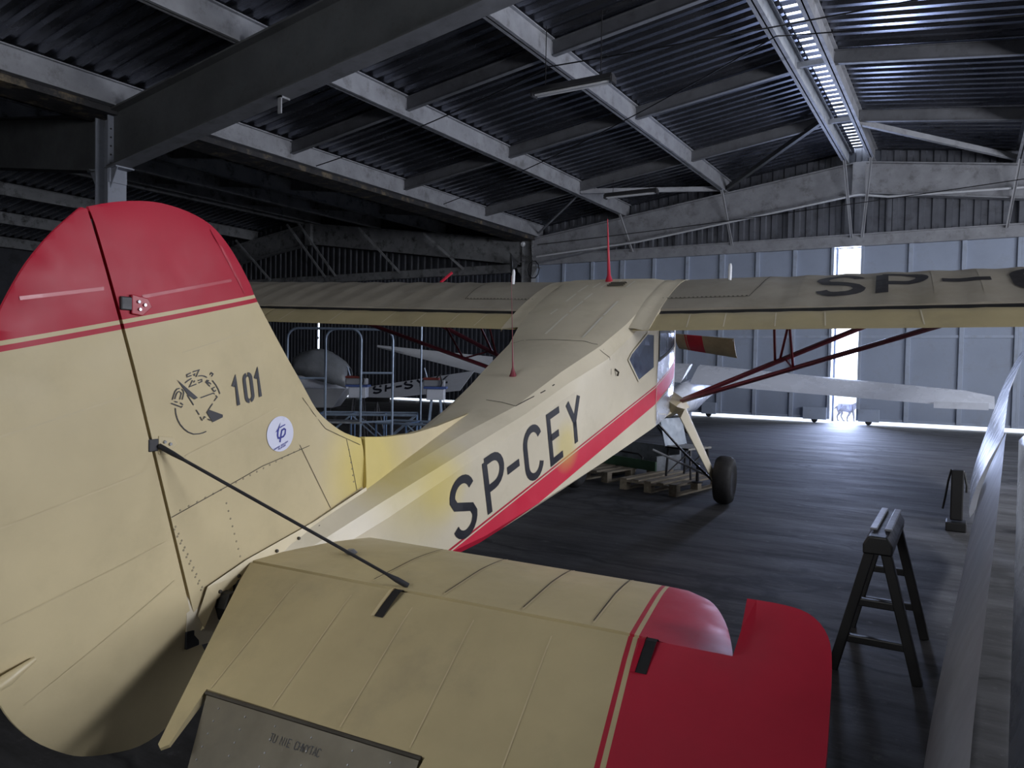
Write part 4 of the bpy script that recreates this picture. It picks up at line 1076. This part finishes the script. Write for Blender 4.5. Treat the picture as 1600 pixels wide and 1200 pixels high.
gwing(1, 5.85, -.30, 1.16); gwing(-1, 5.5, .20, 1.18)
m_ = MB(); m_.box((4.95, -.36, .84), (5.85, -.33, .97)); m_.build('aileron', 'glider_white', g)
m_ = MB(); m_.lathe([(-.05, .10), (-.06, .16), (0, .19), (.06, .16), (.05, .10)], (0, -.1, .19), (1, 0, 0), 20); m_.build('wheel', 'rubber', g, smooth=40)
m_ = MB(); m_.box((-.06, -.2, .2), (.06, .0, .7)); m_.build('wheel_fork', 'dark_steel', g)
m_ = MB(); m_.prism([(4.0, 1.05), (4.7, 1.05), (4.72, 1.36), (4.35, 1.36)], lambda u, v: (-.03, u, v), lambda u, v: (.03, u, v)); m_.build('fin', 'glider_white', g, bevel=.01)

# ---- left background, behind the aeroplane (frame: e1 to the right of the view, e2 away)
E1 = Vector((.8556, .5173, 0)).normalized(); E2 = Vector((-.5173, .8556, 0)).normalized(); RZ = math.atan2(E1.y, E1.x)
# tube platform ladder
lad = empty('platform_ladder', (-7.95, 8.62, 0), 'blue-grey tubular platform ladder with hooped handrails under the left wing', 'ladder', rz=RZ)
def hoop(x0, x1, y, zt, zb=.0, r=.02):
    rr = .16; pts = [(x0, y, zb), (x0, y, zt - rr)] + [(x0 + rr - rr * math.cos(R(a)), y, zt - rr + rr * math.sin(R(a))) for a in (20, 45, 70, 90)]
    pts += [(x1 - rr + rr * math.cos(R(a)), y, zt - rr + rr * math.sin(R(a))) for a in (90, 70, 45, 20)] + [(x1, y, zt - rr), (x1, y, zb)]
    m_ = MB(); m_.tube(pts, r, 8); return m_.build('handrail_hoop', 'pale_tube', lad, smooth=60)
hoop(-1.10, .03, .0, 2.05); hoop(-.60, .46, .35, 2.06)
for z in (1.38, .62, .25):
    m_ = MB(); m_.tube([(.03, .0, z), (.46, .35, z)], .018, 6); m_.build('rung', 'pale_tube', lad)
    m_ = MB(); m_.tube([(-1.10, .0, z - .1), (-.60, .35, z - .1)], .018, 6); m_.build('rung', 'pale_tube', lad)
m_ = MB(); m_.box((-1.1, -.02, .60), (.05, .36, .63)); m_.build('platform', 'grey_metal', lad)
# blue lattice frames
def lattice(name, p, L, h, label, rz, mat='blue_tube'):
    t = empty(name, p, label, 'frame', 'blue lattice frames behind the aeroplane', rz=rz)
    for y in (-.3, .3):
        for z in (.12, .12 + h):
            m_ = MB(); m_.tube([(0, y, z), (L, y, z)], .022, 6); m_.build('chord', 'pale_tube' if z > .2 else mat, t)
    n = max(3, int(L / .45))
    for k in range(n + 1):
        x = L * k / n
        for y in (-.3, .3):
            m_ = MB(); m_.tube([(x, y, 0 if k in (0, n) else .12), (x, y, .12 + h)], .016, 6); m_.build('upright', mat, t)
            if k < n:
                m_ = MB(); m_.tube([(x, y, .12 + h * (k % 2)), (x + L / n, y, .12 + h * (1 - k % 2))], .014, 6); m_.build('diagonal', 'pale_tube', t)
        m_ = MB(); m_.tube([(x, -.3, .12 + h), (x, .3, .12 + h)], .014, 6); m_.build('tie', mat, t)
lattice('lattice_frame', (-8.25, 9.55, 0), 2.1, .44, 'blue lattice frame on the floor right of the ladder', RZ - .25)
lattice('lattice_frame', (-9.75, 9.6, 0), 1.7, .5, 'blue lattice frame on the floor left of the ladder behind the fin', RZ + .1)
# covered glider on a trailer
cg = empty('covered_glider', (-10.95, 10.92, 0), 'white glider cockpit half covered by a grey tarpaulin on a trailer', 'glider', rz=RZ)
m_ = MB(); m_.loft([[(x, y, z) for x, z in ((-.9, .62), (.22, .62), (.48, 1.0), (-.9, 1.0))] for y in (-.35, .35)], closed=True); m_.build('trailer_body', 'dirty_white', cg, bevel=.02)
rows = []
for x, r, z in ((-.95, .22, 1.22), (-.6, .26, 1.22), (-.2, .26, 1.20), (.15, .20, 1.12), (.42, .12, 1.06), (.55, .03, 1.02)):
    rows.append([(x, r * 1.1 * math.cos(2 * math.pi * k / 18), z + r * math.sin(2 * math.pi * k / 18)) for k in range(18)])
m_ = MB(); m_.loft(rows, closed=True); m_.build('cockpit', 'glider_white', cg, smooth=50)
rows = []; rnd = random.Random(4)
for i in range(13):
    t = i / 12; x = -.62 + 1.10 * t; top = 1.42 + .36 * math.sin(math.pi * min(1, t * .85 + .15)) ** .8; low = 1.30 - .28 * t
    rows.append([(x + rnd.uniform(-.012, .012), .40 * math.cos(R(a)) * (1 - .25 * abs(2 * t - 1) ** 3) + rnd.uniform(-.012, .012), low + (top - low) * max(0, math.sin(R(a))) ** .7 + rnd.uniform(-.014, .014)) for a in range(-0, 181, 12)])
m_ = MB(); m_.loft(rows); tp = m_.build('tarpaulin', 'tarp', cg, smooth=70, fix=False)
sm = tp.modifiers.new('thickness', 'SOLIDIFY'); sm.thickness = .01
for x in (-.7, .1):
    m_ = MB(); m_.lathe([(-.06, .16), (-.07, .24), (0, .27), (.07, .24), (.06, .16)], (x, -.42, .27), (0, 1, 0), 20); m_.build('wheel', 'rubber', cg, smooth=40)
m_ = MB(); m_.box((-.85, -.36, .42), (.2, .36, .50)); m_.box((-.75, -.05, .5), (-.65, .05, .63)); m_.box((.0, -.05, .5), (.1, .05, .63)); m_.build('chassis', 'dark_steel', cg)
# white wing with registration lying on supports
lw = empty('lettered_wing', (-10.05, 12.6, 0), 'white detached wing lettered SP-S behind the ladder', 'glider wing', rz=RZ)
wpoly = [(-1.12, .98), (1.27, 1.38), (.98, .95), (-1.08, .70)]
m_ = MB()
def lwp(u, v, d): return (u, d + (v - .9) * .9, v)
m_.prism(wpoly, lambda u, v: lwp(u, v, 0), lambda u, v: lwp(u, v, .09)); pnl = m_.build('wing_panel', 'dirty_white', lw, bevel=.01)
m_ = MB(); SLW = Surf(pnl)
e1_ = (.986, .165); n1__ = (-.10, .99)
q = slanted([('S', 0, .16, 0, .145), ('P', .26, .15, 0, .145), ('-', .47, .13, 0, .145), ('S', .66, .16, 0, .145), ('Y', .92, .16, 0, .145), ('Z', 1.40, .18, 0, .145)], .042, (-.86, .86), e1_, n1__)
printed('registration_lettering', q, lambda u, v: (u, -3, v), (0, 1, 0), SLW, 'letter_black', pnl, .004)
for x in (-.8, .6):
    m_ = MB(); m_.tube([(x - .15, .12, 0), (x, .1, .74 + .12 * (x + .8)), (x + .15, .12, 0)], .02, 6); m_.build('support_leg', 'dark_steel', lw)
# boxes of equipment on stands
def equipment(name, p, label, tall):
    t = empty(name, p, label, 'machine', 'workshop machines on stands', rz=RZ)
    m_ = MB(); m_.box((-.16, -.14, .88), (.16, .14, 1.08)); m_.build('case', 'glider_white', t, bevel=.015)
    m_ = MB(); m_.box((-.21, -.17, 1.08), (.20, .15, 1.12)); m_.build('tray', 'machine_blue', t, bevel=.006)
    m_ = MB(); m_.box((-.22, -.12, 1.12), (.16, .12, 1.24)); m_.build('head', 'dirty_white', t, bevel=.02)
    m_ = MB(); m_.box((-.22, -.13, 1.24), (.06, .12, 1.28)); m_.build('cover', 'rust_red', t, bevel=.006)
    m_ = MB(); m_.tube([(.02, -.13, 1.28), (.08, -.14, 1.34), (.12, -.15, 1.2), (.10, -.15, 1.12)], .014, 6); m_.build('hose', 'cable', t)
    m_ = MB(); m_.tube([(-.17, .05, 1.28), (-.22, .05, 1.45)], .014, 6); m_.build('handle', 'pale_tube', t)
    for x, y in ((-.16, -.13), (.16, -.13), (-.16, .13), (.16, .13)):
        m_ = MB(); m_.tube([(x * .5, y * .6, .88), (x, y, 0)], .016, 6); m_.build('leg', 'pale_tube' if tall else 'dark_steel', t)
    m_ = MB(); m_.tube([(-.12, -.1, .4), (.12, -.1, .4)], .014, 6); m_.build('leg_tie', 'pale_tube', t)
equipment('workshop_machine', (-8.15, 10.85, 0), 'white and blue machine on pale legs in front of the lettered wing', True)
equipment('workshop_machine', (-9.55, 10.35, 0), 'white machine on dark legs just left of the ladder post', False)
# slender stand and a T stand
t = empty('metal_pole', (-8.69, 11.1, 0), 'tall thin metal pole behind the left wing strut', 'pole')
m_ = MB(); m_.tube([(0, 0, 0), (0, 0, 2.6)], .017, 8); m_.build('shaft', 'pale_tube', t)
m_ = MB(); m_.box((-.2, -.2, 0), (.2, .2, .02)); m_.build('base', 'dark_steel', t)
t = empty('support_stand', (-9.85, 11.2, 0), 'small dark T-shaped support stand before the lettered wing', 'stand', rz=RZ)
m_ = MB(); m_.tube([(0, 0, 0), (0, 0, .76)], .02, 6); m_.build('post', 'dark_steel', t)
m_ = MB(); m_.box((-.25, -.05, .76), (.25, .05, .84)); m_.build('pad', 'black', t)
m_ = MB(); m_.box((-.2, -.2, 0), (.2, .2, .03)); m_.build('base', 'dark_steel', t)
# thin white wing standing farther back
m_ = MB(); rows = []
for k in range(9):
    t = k / 8; p = Vector((-12.1, 13.75, 1.90)).lerp(Vector((-9.7, 15.15, 1.46)), t); hgt = .06 + .42 * t
    rows.append([tuple(p + Vector((0, 0, hgt * a)) + E2 * b_) for a, b_ in ((-.5, -.02), (-.1, -.05), (.5, -.01), (.5, .01), (0, .04), (-.5, .02))])
fw = empty('rear_wing', (-10.6, 14.6, 0), 'thin tapering white wing on a rack far behind the left strut', 'glider wing')
m_.loft(rows, closed=True); o = m_.build('wing_panel', 'dirty_white', fw, smooth=50); o.location = (10.6, -14.6, 0)
for p in ((-10.0, 15.0), (-11.2, 14.3)):
    m_ = MB(); m_.tube([(p[0] + 10.6, p[1] - 14.6, 0), (p[0] + 10.6, p[1] - 14.6, 1.5)], .03, 6); m_.build('rack_post', 'dark_steel', fw)
# low dark tow cart
t = empty('tow_cart', (-7.95, 7.95, 0), 'low dark tow cart in front of the ladder', 'cart', rz=RZ)
m_ = MB(); m_.loft([[(x, y, z) for x, z in ((-.35, .18), (.42, .18), (.34, .42), (.05, .48), (-.30, .40))] for y in (-.28, .28)], closed=True); m_.build('body', 'dark_steel', t, bevel=.02)
for x, y in ((-.22, -.3), (.26, -.3), (-.22, .3), (.26, .3)):
    m_ = MB(); m_.lathe([(-.04, .06), (-.04, .12), (.04, .12), (.04, .06)], (x, y, .12), (0, 1, 0), 16); m_.build('wheel', 'rubber', t, smooth=30)

# ---- under the nose: pallets, green trough, seat, jack
def pallet(x, y, rz, label):
    t = empty('pallet', (x, y, 0), label, 'pallet', 'wooden pallets under the nose', rz=rz)
    for k in range(5):
        m_ = MB(); yy = -.40 + k * .175; m_.box((-.6, yy, .122), (.6, yy + .10, .144)); m_.build('deck_board', 'pallet_wood', t, bevel=.003)
    for xx in (-.6, -.05, .5):
        m_ = MB(); m_.box((xx, -.40, .10), (xx + .10, .40, .122)); m_.build('stringer_board', 'pallet_wood', t)
        for yy in (-.40, -.05, .30):
            m_ = MB(); m_.box((xx, yy, .022), (xx + .10, yy + .10, .10)); m_.build('block', 'pallet_wood', t)
    for yy in (-.40, -.05, .30):
        m_ = MB(); m_.box((-.6, yy, 0), (.6, yy + .10, .022)); m_.build('skid_board', 'pallet_wood', t)
pallet(-3.22, 9.38, R(80), 'wooden pallet beside the main wheel under the steel seat'); pallet(-4.30, 9.85, R(78), 'wooden pallet in the shade under the fuselage')
t = empty('trough', (-3.95, 10.08, .146), 'long green metal trough with grey lining on the pallets', 'trough', rz=R(-22))
m_ = MB(); m_.box((-.95, -.26, 0), (.55, -.23, .13)); m_.build('side', 'green_metal', t)
m_ = MB(); m_.box((-.95, .23, 0), (.55, .26, .30)); m_.build('side', 'grey_metal', t)
m_ = MB(); m_.box((-.95, -.23, .0), (.55, .23, .03)); m_.build('bottom', 'grey_metal', t)
m_ = MB(); m_.box((-.95, -.23, .03), (-.92, .23, .26)); m_.build('end_plate', 'back_grey', t)
m_ = MB(); m_.box((.52, -.23, .03), (.55, .23, .2)); m_.build('end_plate', 'grey_metal', t)
m_ = MB(); m_.tube([(-.7, -.2, .2), (.2, -.22, .2), (.28, -.22, .16), (.28, -.24, .08)], .014, 6); m_.build('handle_rod', 'cable', t)
c = empty('steel_seat', (-3.04, 9.47, .146), 'grey steel seat with tilted back under the aeroplane nose', 'seat', rz=R(-19))
m_ = MB(); m_.loft([[(x, -.24, .37 + dz), (x, .24, .37 + dz)] for x, dz in ((-.19, 0), (.19, 0), (.19, .025), (-.19, .025))], closed=False); m_.add([(-.19, -.24, .37), (-.19, .24, .37), (-.19, .24, .395), (-.19, -.24, .395)], [(0, 1, 2, 3)]); m_.build('seat_plate', 'seat_grey', c, bevel=.006)
m_ = MB(); m_.loft([[(-.19, y, .38), (-.24 , y, .56), (-.29, y, .74), (-.275, y, .745), (-.225, y, .56), (-.175, y, .38)] for y in (-.24, .22)], closed=True); m_.build('backrest', 'back_grey', c, bevel=.006)
for x, y in ((-.17, -.18), (.17, -.18), (-.17, .18), (.17, .18)):
    m_ = MB(); m_.tube([(x, y, .40), (x * 1.15, y * 1.05, 0)], .016, 6); m_.build('leg', 'dark_steel', c)
for s in (-1, 1):
    m_ = MB(); m_.tube([(-.17, s * .18, .05), (.17, s * .18, .36)], .010, 6); m_.build('leg_brace', 'beam_paint', c)
    m_ = MB(); m_.tube([(-.20, s * .15, .42), (-.45, s * .15, .70)], .012, 6); m_.build('back_brace', 'dark_steel', c)
j = empty('jack_stand', (-2.78, 9.06, .146), 'slim dark jack stand on the pallet next to the wheel', 'jack')
m_ = MB(); m_.lathe([(0, .07), (.015, .07), (.02, .022), (.22, .018), (.23, .04), (.25, .03)], (0, 0, 0), (0, 0, 1), 12); m_.build('column', 'dark_steel', j, smooth=30)
m_ = MB(); m_.tube([(0, 0, .16), (.1, -.2, .2)], .012, 6); m_.build('lever', 'dark_steel', j)

# ---- dog walking past outside the door gap
dog = empty('dog', (-3.03, 24.35, -.02), 'grey dog in a coat walking past the bright door gap', 'dog')
def skin(name, verts, edges, radii, mat, parent, sub=2):
    me = bpy.data.meshes.new(name); me.from_pydata(verts, edges, []); o = bpy.data.objects.new(name, me); COL.objects.link(o); o.parent = parent
    md = o.modifiers.new('skin', 'SKIN'); md.use_smooth_shade = True
    for v, r in zip(me.skin_vertices[0].data, radii): v.radius = r if isinstance(r, tuple) else (r, r)
    me.skin_vertices[0].data[0].use_root = True
    s_ = o.modifiers.new('sub', 'SUBSURF'); s_.levels = sub; s_.render_levels = sub
    me.materials.append(MATS[mat]); return o
V = [(-.02, 0, .40), (-.16, 0, .415), (.10, 0, .38), (.21, 0, .41), (.26, 0, .47), (.31, 0, .53), (.38, 0, .53), (.43, 0, .505),      # trunk 0-3, neck 4, head 5-7
     (-.20, .05, .34), (-.17, .055, .24), (-.23, .055, .15), (-.22, .055, .02), (-.17, .055, .012),                                      # hind left
     (-.16, -.05, .34), (-.08, -.055, .25), (-.11, -.055, .15), (-.05, -.055, .03), (.0, -.055, .015),                                    # hind right
     (.19, .055, .34), (.22, .06, .22), (.23, .06, .12), (.23, .06, .02), (.27, .06, .012),                                             # fore left
     (.15, -.055, .33), (.12, -.06, .22), (.07, -.06, .14), (.06, -.06, .03), (.10, -.06, .015),                                         # fore right
     (-.25, 0, .42), (-.31, 0, .36), (-.34, 0, .29)]
Ed = [(0, 1), (0, 2), (2, 3), (3, 4), (4, 5), (5, 6), (6, 7), (1, 8), (8, 9), (9, 10), (10, 11), (11, 12), (1, 13), (13, 14), (14, 15), (15, 16), (16, 17),
      (3, 18), (18, 19), (19, 20), (20, 21), (21, 22), (2, 23), (23, 24), (24, 25), (25, 26), (26, 27), (1, 28), (28, 29), (29, 30)]
Rd = [.105, .10, .125, .105, .075, .075, .05, .03, .06, .042, .022, .018, .02, .06, .042, .022, .018, .02, .05, .034, .024, .02, .022, .05, .034, .024, .02, .022, .035, .022, .012]
body = skin('body', V, Ed, Rd, 'dog_fur', dog)
for s in (-1, 1):
    m_ = MB(); m_.loft([[(.29, s * .04, .58), (.33, s * .045, .575), (.30, s * .055, .56)], [(.275, s * .085, .55), (.305, s * .09, .545), (.285, s * .092, .54)], [(.285, s * .095, .50), (.295, s * .095, .50), (.29, s * .098, .50)]], closed=True); m_.build('ear', 'dog_fur', dog, smooth=60)
rows = []
for x, r, z in ((-.20, .112, .415), (-.10, .118, .405), (.02, .125, .395), (.12, .135, .385), (.19, .125, .40)):
    rows.append([(x, r * .82 * math.sin(R(a)), z + r * math.cos(R(a))) for a in range(-150, 151, 20)])
m_ = MB(); m_.loft(rows); o = m_.build('coat', 'dog_coat', dog, smooth=60, fix=False); sm = o.modifiers.new('thickness', 'SOLIDIFY'); sm.thickness = .008
